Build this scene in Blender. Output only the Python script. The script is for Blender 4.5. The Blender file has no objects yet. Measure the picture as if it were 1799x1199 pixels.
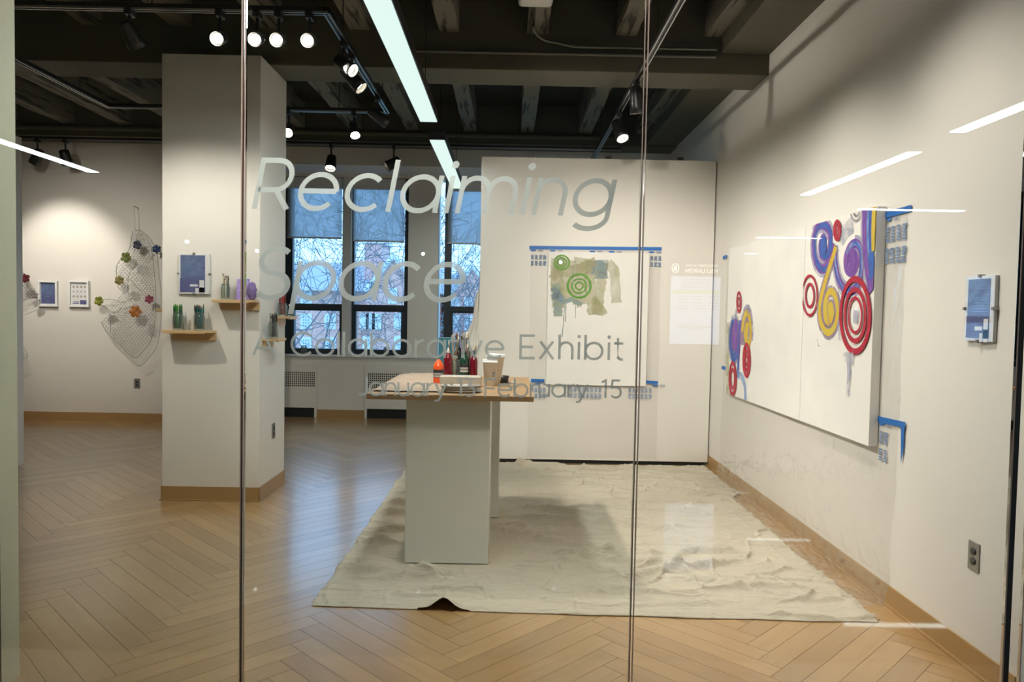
import bpy, bmesh, math, random
from mathutils import Vector, Matrix, noise
R = math.radians
PI = math.pi
random.seed(11)
scn = bpy.context.scene
C = scn.collection

# ------------------------------------------------------------------ camera
EYE = Vector((0, 0, 1.38))
F_PX = 1308.2
PITCH, ROLL, YAW = 0.03975, 0.01860, 0.00475
fw = Vector((math.sin(YAW)*math.cos(PITCH), math.cos(YAW)*math.cos(PITCH), -math.sin(PITCH)))
r0 = Vector((math.cos(YAW), -math.sin(YAW), 0)); u0 = r0.cross(fw)
rt = r0*math.cos(ROLL) + u0*math.sin(ROLL)
up = -r0*math.sin(ROLL) + u0*math.cos(ROLL)
cd = bpy.data.cameras.new('camera'); cam = bpy.data.objects.new('camera', cd); C.objects.link(cam)
cd.sensor_width = 36.0; cd.lens = F_PX*36.0/1799.0; cd.clip_start = 0.05; cd.clip_end = 300
m = Matrix(((rt.x, up.x, -fw.x, EYE.x), (rt.y, up.y, -fw.y, EYE.y), (rt.z, up.z, -fw.z, EYE.z), (0, 0, 0, 1)))
cam.matrix_world = m
scn.camera = cam

# ------------------------------------------------------------------ sky and exposure
scn.view_settings.view_transform = 'Standard'; scn.view_settings.look = 'None'
scn.view_settings.gamma = 1.0; scn.view_settings.use_curve_mapping = False
scn.view_settings.exposure = 0.22
scn.cycles.transparent_max_bounces = 24
scn.cycles.max_bounces = 8; scn.cycles.diffuse_bounces = 4; scn.cycles.glossy_bounces = 4
scn.cycles.sample_clamp_indirect = 4.0
scn.cycles.caustics_reflective = False; scn.cycles.caustics_refractive = False
w = bpy.data.worlds.new('overcast_sky'); scn.world = w; w.use_nodes = True
bg = w.node_tree.nodes['Background']
bg.inputs[0].default_value = (0.31, 0.60, 1.0, 1); bg.inputs[1].default_value = 2.9

GLASS_Y = 2.60

def ray(px, py):
    return (fw + rt*((px-899.5)/F_PX) - up*((py-599.5)/F_PX))
def onY(px, py, Y):
    d = ray(px, py); return EYE + d*(Y/d.y)
def onX(px, py, X):
    d = ray(px, py); return EYE + d*(X/d.x)
def onZ(px, py, Z):
    d = ray(px, py); return EYE + d*((Z-EYE.z)/d.z)

# ------------------------------------------------------------------ room lights (lamps outside the frame, the spots' own beams and added fills)
def spot(name, loc, tgt, energy, deg=50, blend=0.6, size=0.05, col=(1.0, 0.91, 0.80)):
    l = bpy.data.lights.new(name, 'SPOT'); l.energy = energy; l.spot_size = R(deg); l.spot_blend = blend
    l.shadow_soft_size = size; l.color = col
    o = bpy.data.objects.new(name, l); C.objects.link(o); o.location = loc
    o.rotation_euler = (Vector(tgt)-Vector(loc)).to_track_quat('-Z', 'Y').to_euler()
    return o
def area(name, loc, tgt, energy, sx, sy, col=(1, 1, 1)):
    l = bpy.data.lights.new(name, 'AREA'); l.shape = 'RECTANGLE'; l.size = sx; l.size_y = sy; l.energy = energy; l.color = col
    o = bpy.data.objects.new(name, l); C.objects.link(o); o.location = loc
    o.rotation_euler = (Vector(tgt)-Vector(loc)).to_track_quat('-Z', 'Y').to_euler()
    return o
WARM = (1.0, 0.9, 0.8)
# right wall, near to far
spot('track_beam', (0.86, 3.0, 2.92), (1.85, 3.0, 1.3), 45, 95, 1.0)
spot('track_beam', (0.86, 4.1, 2.92), (1.85, 4.2, 1.3), 30, 90, 1.0)
spot('track_beam', (-1.04, 4.55, 2.82), (1.85, 4.3, 1.5), 165, 90, 1.0)
spot('track_beam', (-1.04, 5.05, 2.82), (1.85, 5.6, 1.5), 165, 85, 1.0)
spot('track_beam', (0.86, 3.6, 2.92), (1.2, 6.7, 1.3), 135, 55, 0.9)
spot('track_beam', (0.2, 3.2, 2.92), (0.6, 6.7, 1.6), 120, 55, 0.9)
spot('track_beam', (-1.04, 4.7, 2.85), (0.7, 4.6, 0.0), 120, 62, 0.7, 0.04)
spot('pedestal_fill', (-0.5, 1.85, 2.98), (-0.3, 4.0, 0.5), 240, 60, 0.9, 0.10)  # added unseen fill from the corridor side, brightens the pedestal front
# pillar
spot('track_beam', (-2.65, 4.2, 2.92), (-2.0, 5.23, 1.2), 74, 75, 0.9, 0.02)
spot('track_beam', (-1.30, 4.2, 2.92), (-2.2, 5.23, 1.1), 74, 75, 0.9, 0.02)
# left wall
spot('track_beam', (-5.3, 7.5, 2.95), (-5.15, 8.75, 1.7), 100, 62, 0.7)
spot('track_beam', (-4.3, 6.2, 2.95), (-4.8, 8.75, 0.9), 120, 95, 1.0)
# front floor
spot('track_beam', (0.86, 2.9, 2.95), (0.9, 3.2, 0.0), 120, 85, 1.0)
spot('track_beam', (-3.0, 4.4, 2.95), (-3.6, 6.0, 0.0), 22, 80, 0.9)
# added unseen fill over the glass front to brighten the lettering, and fill from the linear fixtures outside the frame
area('lettering_fill', (-0.4, 1.95, 2.98), (-0.4, 2.1, 0), 42, 3.5, 0.3, (1.0, 0.97, 0.9))
area('gallery_luminaire', (-0.6, 3.6, 2.74), (-0.6, 3.6, 0), 34, 0.13, 2.4, (0.92, 1.0, 0.96))
area('gallery_luminaire', (-0.6, 7.3, 2.74), (-0.6, 7.3, 0), 13, 0.13, 2.4, (0.92, 1.0, 0.96))
# daylight portals at the two window bays
for xa, xb in ((-2.9, -1.25), (-1.0, 0.9)):
    l = bpy.data.lights.new('window_daylight', 'AREA'); l.shape = 'RECTANGLE'; l.size = xb-xa; l.size_y = 2.2
    o = bpy.data.objects.new('window_daylight', l); C.objects.link(o)
    o.location = ((xa+xb)/2, 9.68, 1.9); o.rotation_euler = (R(-90), 0, 0)
    l.cycles.is_portal = True

# ------------------------------------------------------------------ materials
def nt(name):
    m = bpy.data.materials.new(name); m.use_nodes = True
    t = m.node_tree; return m, t, t.nodes['Principled BSDF'], t.nodes, t.links
def setp(b, col=None, rough=None, metal=None, spec=None, coat=None):
    if col is not None: b.inputs['Base Color'].default_value = (*col, 1)
    if rough is not None: b.inputs['Roughness'].default_value = rough
    if metal is not None: b.inputs['Metallic'].default_value = metal
    if spec is not None: b.inputs['Specular IOR Level'].default_value = spec
    if coat is not None: b.inputs['Coat Weight'].default_value = coat
def pm(name, col, rough=0.5, metal=0.0, spec=0.5, var=0.08, scale=6.0, bump=0.0, bscale=60.0, coat=0.0):
    """painted / plastic surface with slight procedural variation"""
    m, t, b, N, L = nt(name)
    setp(b, col, rough, metal, spec, coat)
    tc = N.new('ShaderNodeTexCoord'); nz = N.new('ShaderNodeTexNoise'); nz.inputs['Scale'].default_value = scale
    nz.inputs['Detail'].default_value = 3
    L.new(tc.outputs['Object'], nz.inputs['Vector'])
    mx = N.new('ShaderNodeMix'); mx.data_type = 'RGBA'
    mx.inputs[6].default_value = (*[c*(1-var) for c in col], 1); mx.inputs[7].default_value = (*[min(1, c*(1+var)) for c in col], 1)
    L.new(nz.outputs['Fac'], mx.inputs[0]); L.new(mx.outputs[2], b.inputs['Base Color'])
    if bump:
        n2 = N.new('ShaderNodeTexNoise'); n2.inputs['Scale'].default_value = bscale; n2.inputs['Detail'].default_value = 4
        L.new(tc.outputs['Object'], n2.inputs['Vector'])
        bp = N.new('ShaderNodeBump'); bp.inputs['Strength'].default_value = bump; bp.inputs['Distance'].default_value = 0.01
        L.new(n2.outputs['Fac'], bp.inputs['Height']); L.new(bp.outputs[0], b.inputs['Normal'])
    return m
def em(name, col, s):
    m, t, b, N, L = nt(name)
    N.remove(b); e = N.new('ShaderNodeEmission'); e.inputs[0].default_value = (*col, 1); e.inputs[1].default_value = s
    L.new(e.outputs[0], N['Material Output'].inputs[0]); return m
M = {}
M['wall'] = pm('wall_paint', (0.80, 0.77, 0.72), 0.6, var=0.012, bump=0.05, bscale=250)
M['panel'] = pm('panel_paint', (0.81, 0.775, 0.72), 0.45, var=0.012, bump=0.03, bscale=200)
M['gloss_white'] = pm('pedestal_paint', (0.84, 0.85, 0.77), 0.22, var=0.01, bump=0.01, bscale=80)
M['base'] = pm('vinyl_baseboard', (0.40, 0.245, 0.10), 0.45, var=0.06)
M['beam'] = pm('beam_paint', (0.092, 0.085, 0.055), 0.7, var=0.1, bump=0.15, bscale=30)
M['deck'] = pm('deck_paint', (0.035, 0.034, 0.026), 0.8, var=0.3, scale=2, bump=0.2, bscale=12)
M['black'] = pm('black_metal', (0.012, 0.012, 0.013), 0.35)
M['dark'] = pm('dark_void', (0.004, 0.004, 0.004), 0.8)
M['alu'] = pm('aluminium', (0.42, 0.42, 0.43), 0.3, 0.9)
M['steel'] = pm('grey_steel', (0.32, 0.31, 0.29), 0.4, 0.6)
M['conduit'] = pm('painted_conduit', (0.13, 0.125, 0.11), 0.25, 0.3)
M['frame'] = pm('window_frame_paint', (0.012, 0.022, 0.035), 0.4)
M['trim'] = pm('trim_paint', (0.70, 0.71, 0.73), 0.4, var=0.01)
M['white'] = pm('white_plastic', (0.86, 0.87, 0.86), 0.4, var=0.01)
M['pine'] = None
M['lamp'] = em('lamp_lens', (1.0, 0.93, 0.80), 14)
M['lamp_dim'] = em('lamp_lens_soft', (1.0, 0.92, 0.78), 1.3)
M['linear'] = em('linear_diffuser', (0.74, 0.90, 0.86), 1.0)
M['linear_c'] = em('corridor_diffuser', (0.86, 0.98, 0.95), 26)
M['led'] = em('blue_led', (0.1, 0.35, 1.0), 3)
M['reflector'] = pm('lamp_reflector', (0.7, 0.68, 0.62), 0.25, 0.8)

# joist timber: cracked grey paint
m, t, b, N, L = nt('joist_paint'); setp(b, (0.2, 0.19, 0.17), 0.8)
tc = N.new('ShaderNodeTexCoord'); mp = N.new('ShaderNodeMapping'); mp.inputs['Scale'].default_value = (14, 1.2, 14)
L.new(tc.outputs['Object'], mp.inputs[0]); nz = N.new('ShaderNodeTexNoise'); nz.inputs['Scale'].default_value = 1.5; nz.inputs['Detail'].default_value = 6
L.new(mp.outputs[0], nz.inputs['Vector']); cr = N.new('ShaderNodeValToRGB')
cr.color_ramp.elements[0].position = 0.38; cr.color_ramp.elements[0].color = (0.03, 0.028, 0.025, 1)
cr.color_ramp.elements[1].position = 0.46; cr.color_ramp.elements[1].color = (0.17, 0.16, 0.125, 1)
L.new(nz.outputs['Fac'], cr.inputs[0]); L.new(cr.outputs[0], b.inputs['Base Color'])
bp = N.new('ShaderNodeBump'); bp.inputs['Strength'].default_value = 0.6; bp.inputs['Distance'].default_value = 0.02
L.new(nz.outputs['Fac'], bp.inputs['Height']); L.new(bp.outputs[0], b.inputs['Normal']); M['joist'] = m

def wood(name, c1, c2, rough=0.4, gs=(1.6, 26, 26), island=False, coat=0.0, spec=0.5):
    m, t, b, N, L = nt(name); setp(b, c1, rough, coat=coat, spec=spec)
    tc = N.new('ShaderNodeTexCoord'); mp = N.new('ShaderNodeMapping'); mp.inputs['Scale'].default_value = gs
    L.new(tc.outputs['UV' if island else 'Object'], mp.inputs[0])
    nz = N.new('ShaderNodeTexNoise'); nz.inputs['Scale'].default_value = 1.0; nz.inputs['Detail'].default_value = 5; nz.inputs['Distortion'].default_value = 0.8
    L.new(mp.outputs[0], nz.inputs['Vector'])
    mx = N.new('ShaderNodeMix'); mx.data_type = 'RGBA'; mx.inputs[6].default_value = (*c1, 1); mx.inputs[7].default_value = (*c2, 1)
    if island:
        g = N.new('ShaderNodeNewGeometry')
        ad = N.new('ShaderNodeMath'); ad.operation = 'MULTIPLY_ADD'; ad.inputs[1].default_value = 0.55; 
        L.new(g.outputs['Random Per Island'], ad.inputs[0])
        m2 = N.new('ShaderNodeMath'); m2.operation = 'MULTIPLY'; m2.inputs[1].default_value = 0.75
        L.new(nz.outputs['Fac'], m2.inputs[0]); L.new(m2.outputs[0], ad.inputs[2]); L.new(ad.outputs[0], mx.inputs[0])
        off = N.new('ShaderNodeVectorMath'); off.operation = 'ADD'
        sc = N.new('ShaderNodeMath'); sc.operation = 'MULTIPLY'; sc.inputs[1].default_value = 53.0
        L.new(g.outputs['Random Per Island'], sc.inputs[0]); L.new(mp.outputs[0], off.inputs[0]); L.new(sc.outputs[0], off.inputs[1])
        L.new(off.outputs[0], nz.inputs['Vector'])
    else: L.new(nz.outputs['Fac'], mx.inputs[0])
    L.new(mx.outputs[2], b.inputs['Base Color'])
    bp = N.new('ShaderNodeBump'); bp.inputs['Strength'].default_value = 0.08; bp.inputs['Distance'].default_value = 0.004
    L.new(nz.outputs['Fac'], bp.inputs['Height']); L.new(bp.outputs[0], b.inputs['Normal'])
    return m
M['plank'] = wood('oak_plank', (0.58, 0.37, 0.165), (0.37, 0.22, 0.09), 0.30, (2.2, 22, 1), True, coat=0.75, spec=0.8)
M['plank'].node_tree.nodes['Principled BSDF'].inputs['Coat Roughness'].default_value = 0.17
M['gap'] = pm('plank_gap', (0.10, 0.06, 0.03), 0.8)
M['pine'] = wood('pine_board', (0.72, 0.52, 0.30), (0.58, 0.37, 0.18), 0.5, (3, 40, 40))
M['kraft'] = pm('kraft_paper', (0.35, 0.215, 0.105), 0.6, var=0.12, scale=4, bump=0.25, bscale=7)
M['brush_wood'] = wood('brush_handle_wood', (0.50, 0.32, 0.15), (0.33, 0.2, 0.09), 0.4)
M['terrazzo'] = pm('polished_terrazzo', (0.10, 0.095, 0.085), 0.02, var=0.2, scale=40, spec=0.8, coat=1.0)
M['corridor'] = pm('corridor_paint', (0.22, 0.22, 0.19), 0.8, var=0.03)

def glassy(name, tint, ior=1.5, rough=0.0, extra=None, bump=0.0, bscale=20, fres_mul=1.0, bstr=0.5):
    m, t, b, N, L = nt(name); N.remove(b); out = N['Material Output']
    tr = N.new('ShaderNodeBsdfTransparent'); tr.inputs[0].default_value = (*tint, 1)
    gl = N.new('ShaderNodeBsdfGlossy'); gl.inputs['Roughness'].default_value = rough
    fr = N.new('ShaderNodeFresnel'); fr.inputs[0].default_value = ior
    mx = N.new('ShaderNodeMixShader')
    if fres_mul != 1.0:
        q = N.new('ShaderNodeMath'); q.operation = 'MULTIPLY'; q.inputs[1].default_value = fres_mul; q.use_clamp = True
        L.new(fr.outputs[0], q.inputs[0]); L.new(q.outputs[0], mx.inputs[0])
    else: L.new(fr.outputs[0], mx.inputs[0])
    L.new(tr.outputs[0], mx.inputs[1]); L.new(gl.outputs[0], mx.inputs[2]); last = mx
    if bump:
        tc = N.new('ShaderNodeTexCoord'); nz = N.new('ShaderNodeTexNoise'); nz.inputs['Scale'].default_value = bscale; nz.inputs['Detail'].default_value = 2
        nz.inputs['Distortion'].default_value = 1.5
        L.new(tc.outputs['Object'], nz.inputs['Vector']); bp = N.new('ShaderNodeBump'); bp.inputs['Strength'].default_value = bstr; bp.inputs['Distance'].default_value = bump
        L.new(nz.outputs['Fac'], bp.inputs['Height']); L.new(bp.outputs[0], gl.inputs['Normal']); L.new(bp.outputs[0], fr.inputs['Normal'])
    if extra:
        df = N.new('ShaderNodeBsdfDiffuse'); df.inputs[0].default_value = (*extra[0], 1); m2 = N.new('ShaderNodeMixShader'); m2.inputs[0].default_value = extra[1]
        L.new(mx.outputs[0], m2.inputs[1]); L.new(df.outputs[0], m2.inputs[2]); last = m2
    L.new(last.outputs[0], out.inputs[0]); return m
M['glass'] = glassy('clear_plate_glass', (0.985, 0.995, 0.985), 1.5)
M['wglass'] = glassy('window_glass', (0.95, 0.98, 1.0), 1.3)
M['jar'] = glassy('jar_glass', (0.90, 0.95, 0.93), 1.45, 0.02, ((0.8, 0.85, 0.85), 0.05), fres_mul=0.5)
M['picglass'] = glassy('picture_glass', (1, 1, 1), 1.35, 0.03, fres_mul=0.12)
M['film'] = glassy('clear_plastic_film', (0.995, 0.99, 0.985), 1.35, 0.13, ((0.92, 0.9, 0.87), 0.035), 0.008, 6, 0.28, 0.8)
M['sheeting'] = glassy('milky_plastic', (0.95, 0.93, 0.88), 1.4, 0.3, ((0.93, 0.90, 0.83), 0.95))
def blind():
    m, t, b, N, L = nt('roller_blind_mesh'); N.remove(b); out = N['Material Output']
    tr = N.new('ShaderNodeBsdfTransparent'); tr.inputs[0].default_value = (0.80, 0.84, 0.9, 1)
    df = N.new('ShaderNodeBsdfDiffuse'); df.inputs[0].default_value = (0.66, 0.66, 0.68, 1)
    tl = N.new('ShaderNodeBsdfTranslucent'); tl.inputs[0].default_value = (0.85, 0.84, 0.82, 1)
    a = N.new('ShaderNodeMixShader'); a.inputs[0].default_value = 0.6; L.new(df.outputs[0], a.inputs[1]); L.new(tl.outputs[0], a.inputs[2])
    c = N.new('ShaderNodeMixShader'); c.inputs[0].default_value = 0.62; L.new(tr.outputs[0], c.inputs[1]); L.new(a.outputs[0], c.inputs[2])
    L.new(c.outputs[0], out.inputs[0]); return m
M['blind'] = blind()
def vinyl():
    m, t, b, N, L = nt('frosted_vinyl'); N.remove(b); out = N['Material Output']
    df = N.new('ShaderNodeBsdfDiffuse'); df.inputs[0].default_value = (0.49, 0.55, 0.54, 1)
    tl = N.new('ShaderNodeBsdfTranslucent'); tl.inputs[0].default_value = (0.78, 0.84, 0.82, 1)
    tr = N.new('ShaderNodeBsdfTransparent'); tr.inputs[0].default_value = (0.86, 0.9, 0.88, 1)
    a = N.new('ShaderNodeMixShader'); a.inputs[0].default_value = 0.6; L.new(df.outputs[0], a.inputs[1]); L.new(tl.outputs[0], a.inputs[2])
    c = N.new('ShaderNodeMixShader'); c.inputs[0].default_value = 0.80; L.new(tr.outputs[0], c.inputs[1]); L.new(a.outputs[0], c.inputs[2])
    L.new(c.outputs[0], out.inputs[0]); return m
M['vinyl'] = vinyl()
def fabric(name, col):
    m, t, b, N, L = nt(name); setp(b, col, 0.9, spec=0.15)
    tc = N.new('ShaderNodeTexCoord'); nz = N.new('ShaderNodeTexNoise'); nz.inputs['Scale'].default_value = 5; nz.inputs['Detail'].default_value = 5
    L.new(tc.outputs['Object'], nz.inputs['Vector']); mx = N.new('ShaderNodeMix'); mx.data_type = 'RGBA'
    mx.inputs[6].default_value = (*[c*0.9 for c in col], 1); mx.inputs[7].default_value = (*[c*1.08 for c in col], 1)
    L.new(nz.outputs['Fac'], mx.inputs[0]); L.new(mx.outputs[2], b.inputs['Base Color'])
    n2 = N.new('ShaderNodeTexNoise'); n2.inputs['Scale'].default_value = 14; n2.inputs['Detail'].default_value = 6; n2.inputs['Distortion'].default_value = 0.8
    mp = N.new('ShaderNodeMapping'); mp.inputs['Scale'].default_value = (0.6, 1.7, 1)
    L.new(tc.outputs['Object'], mp.inputs[0]); L.new(mp.outputs[0], n2.inputs['Vector'])
    bp = N.new('ShaderNodeBump'); bp.inputs['Strength'].default_value = 0.8; bp.inputs['Distance'].default_value = 0.025
    L.new(n2.outputs['Fac'], bp.inputs['Height']); L.new(bp.outputs[0], b.inputs['Normal']); return m
M['cloth'] = fabric('canvas_drop_cloth', (0.58, 0.525, 0.42))
M['canvas'] = fabric('gessoed_canvas', (0.83, 0.81, 0.775))
M['canvas'].node_tree.nodes['Bump'].inputs['Strength'].default_value = 0.03
def paint(name, c1, c2, alpha=1.0, scale=20, thr=None):
    """acrylic paint: streaky two-tone, optionally washy so the ground shows through"""
    m, t, b, N, L = nt(name); setp(b, c1, 0.55)
    tc = N.new('ShaderNodeTexCoord'); nz = N.new('ShaderNodeTexNoise'); nz.inputs['Scale'].default_value = scale; nz.inputs['Detail'].default_value = 5
    nz.inputs['Distortion'].default_value = 1.2
    L.new(tc.outputs['Object'], nz.inputs['Vector']); mx = N.new('ShaderNodeMix'); mx.data_type = 'RGBA'
    mp = N.new('ShaderNodeMapRange'); mp.inputs[1].default_value = 0.35; mp.inputs[2].default_value = 0.65; L.new(nz.outputs['Fac'], mp.inputs[0])
    mx.inputs[6].default_value = (*c1, 1); mx.inputs[7].default_value = (*c2, 1); L.new(mp.outputs[0], mx.inputs[0]); L.new(mx.outputs[2], b.inputs['Base Color'])
    if alpha < 1:
        n2 = N.new('ShaderNodeTexNoise'); n2.inputs['Scale'].default_value = scale*0.55; n2.inputs['Detail'].default_value = 6
        L.new(tc.outputs['Object'], n2.inputs['Vector']); r = N.new('ShaderNodeMapRange')
        r.inputs[1].default_value = 0.3; r.inputs[2].default_value = 0.7; r.inputs[3].default_value = alpha*0.35; r.inputs[4].default_value = min(1, alpha*1.5)
        L.new(n2.outputs['Fac'], r.inputs[0]); L.new(r.outputs[0], b.inputs['Alpha'])
    return m
M['p_red'] = paint('paint_crimson', (0.36, 0.004, 0.02), (0.48, 0.012, 0.05))
M['p_blue'] = paint('paint_blue', (0.03, 0.14, 0.50), (0.05, 0.07, 0.32))
M['p_lblue'] = paint('paint_light_blue', (0.20, 0.38, 0.75), (0.35, 0.45, 0.78), 0.8)
M['p_purple'] = paint('paint_purple', (0.13, 0.05, 0.34), (0.25, 0.09, 0.38))
M['p_lav'] = paint('paint_lavender_wash', (0.42, 0.36, 0.58), (0.36, 0.40, 0.50), 0.6)
M['p_yellow'] = paint('paint_yellow', (0.66, 0.42, 0.02), (0.62, 0.50, 0.07))
M['p_mauve'] = paint('paint_mauve', (0.32, 0.20, 0.30), (0.45, 0.30, 0.40), 0.85)
M['p_black'] = paint('paint_black', (0.05, 0.03, 0.06), (0.12, 0.06, 0.12), 0.85)
M['p_green'] = paint('paint_green', (0.06, 0.24, 0.015), (0.12, 0.32, 0.03))
M['p_olive'] = paint('paint_olive_wash', (0.42, 0.44, 0.22), (0.50, 0.45, 0.28), 0.45, 9)
M['p_teal'] = paint('paint_blue_green_wash', (0.20, 0.30, 0.36), (0.35, 0.42, 0.30), 0.6, 10)
M['p_washblue'] = paint('paint_slate_blue_wash', (0.13, 0.22, 0.40), (0.3, 0.38, 0.4), 0.6, 12)
M['tape'] = pm('blue_painters_tape', (0.012, 0.14, 0.48), 0.5, var=0.1)
M['print'] = pm('blue_print', (0.16, 0.24, 0.40), 0.6)
M['wire'] = pm('galvanised_wire', (0.30, 0.30, 0.31), 0.4, 0.4)
M['orange'] = pm('orange_paint_bottle', (0.75, 0.09, 0.015), 0.3)
M['crimson'] = pm('crimson_paint_bottle', (0.13, 0.003, 0.012), 0.12)
M['greenb'] = pm('dark_green_paint_bottle', (0.008, 0.045, 0.03), 0.2)
M['teal'] = pm('teal_box', (0.02, 0.12, 0.16), 0.5)
M['label_black'] = pm('black_label', (0.02, 0.02, 0.02), 0.4)
M['label_grey'] = pm('grey_label', (0.45, 0.42, 0.38), 0.5)
M['ceramic'] = pm('stained_ceramic', (0.40, 0.355, 0.29), 0.35, var=0.35, scale=25)
M['poster_blue'] = paint('poster_indigo', (0.09, 0.09, 0.25), (0.12, 0.14, 0.30), 1.0, 9)
M['poster_sky'] = paint('poster_sky', (0.14, 0.21, 0.34), (0.10, 0.11, 0.28), 1.0, 14)
M['paper'] = pm('white_paper', (0.80, 0.80, 0.82), 0.6, var=0.01)
M['lilac'] = paint('lilac_notebook', (0.30, 0.20, 0.60), (0.48, 0.38, 0.72), 1.0, 30)
for nme, c in (('lime', (0.30, 0.62, 0.10)), ('or', (0.75, 0.16, 0.02)), ('rd', (0.5, 0.02, 0.02)), ('gr', (0.03, 0.20, 0.02)),
               ('dg', (0.01, 0.08, 0.02)), ('tl', (0.0, 0.12, 0.12)), ('br', (0.10, 0.05, 0.03)), ('bk', (0.02, 0.02, 0.02)), ('gy', (0.42, 0.38, 0.33)),
               ('pk', (0.55, 0.12, 0.2)), ('cream', (0.75, 0.66, 0.5)), ('mar', (0.22, 0.01, 0.015))):
    M['c_'+nme] = pm('coloured_'+{'lime': 'lime', 'or': 'orange', 'rd': 'red', 'gr': 'green', 'dg': 'dark_green', 'tl': 'teal', 'br': 'brown', 'bk': 'black',
                     'gy': 'grey', 'pk': 'pink', 'cream': 'cream', 'mar': 'maroon'}[nme], c, 0.45)
for nme, c in (('olive', (0.18, 0.22, 0.04)), ('gold', (0.24, 0.20, 0.04)), ('yg', (0.26, 0.30, 0.02)), ('orange', (0.55, 0.20, 0.03)), ('rose', (0.40, 0.08, 0.14)),
               ('blue', (0.02, 0.06, 0.16)), ('ink', (0.06, 0.07, 0.11)), ('wine', (0.14, 0.01, 0.02)), ('silver', (0.3, 0.27, 0.27))):
    M['f_'+nme] = paint('flower_'+nme, c, tuple(x*0.45 for x in c), 1.0, 60)
M['bark'] = pm('bark', (0.17, 0.17, 0.19), 0.9)
M['stone'] = pm('pale_stone', (0.72, 0.70, 0.72), 0.8)
M['far_pane'] = pm('far_window_glass', (0.22, 0.36, 0.42), 0.2)
M['slate'] = pm('slate_roof', (0.42, 0.42, 0.50), 0.7)
M['grass'] = pm('lawn', (0.3, 0.4, 0.3), 0.9)
m, t, b, N, L = nt('red_brick'); setp(b, (0.6, 0.3, 0.3), 0.9)
tc = N.new('ShaderNodeTexCoord'); mp = N.new('ShaderNodeMapping'); mp.inputs['Rotation'].default_value = (R(90), 0, 0)
L.new(tc.outputs['Object'], mp.inputs[0]); bk = N.new('ShaderNodeTexBrick'); bk.inputs['Scale'].default_value = 3.0
bk.inputs['Color1'].default_value = (0.85, 0.45, 0.36, 1); bk.inputs['Color2'].default_value = (0.72, 0.34, 0.30, 1); bk.inputs['Mortar'].default_value = (0.6, 0.55, 0.55, 1)
L.new(mp.outputs[0], bk.inputs['Vector']); L.new(bk.outputs[0], b.inputs['Base Color']); M['brick'] = m

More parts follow.
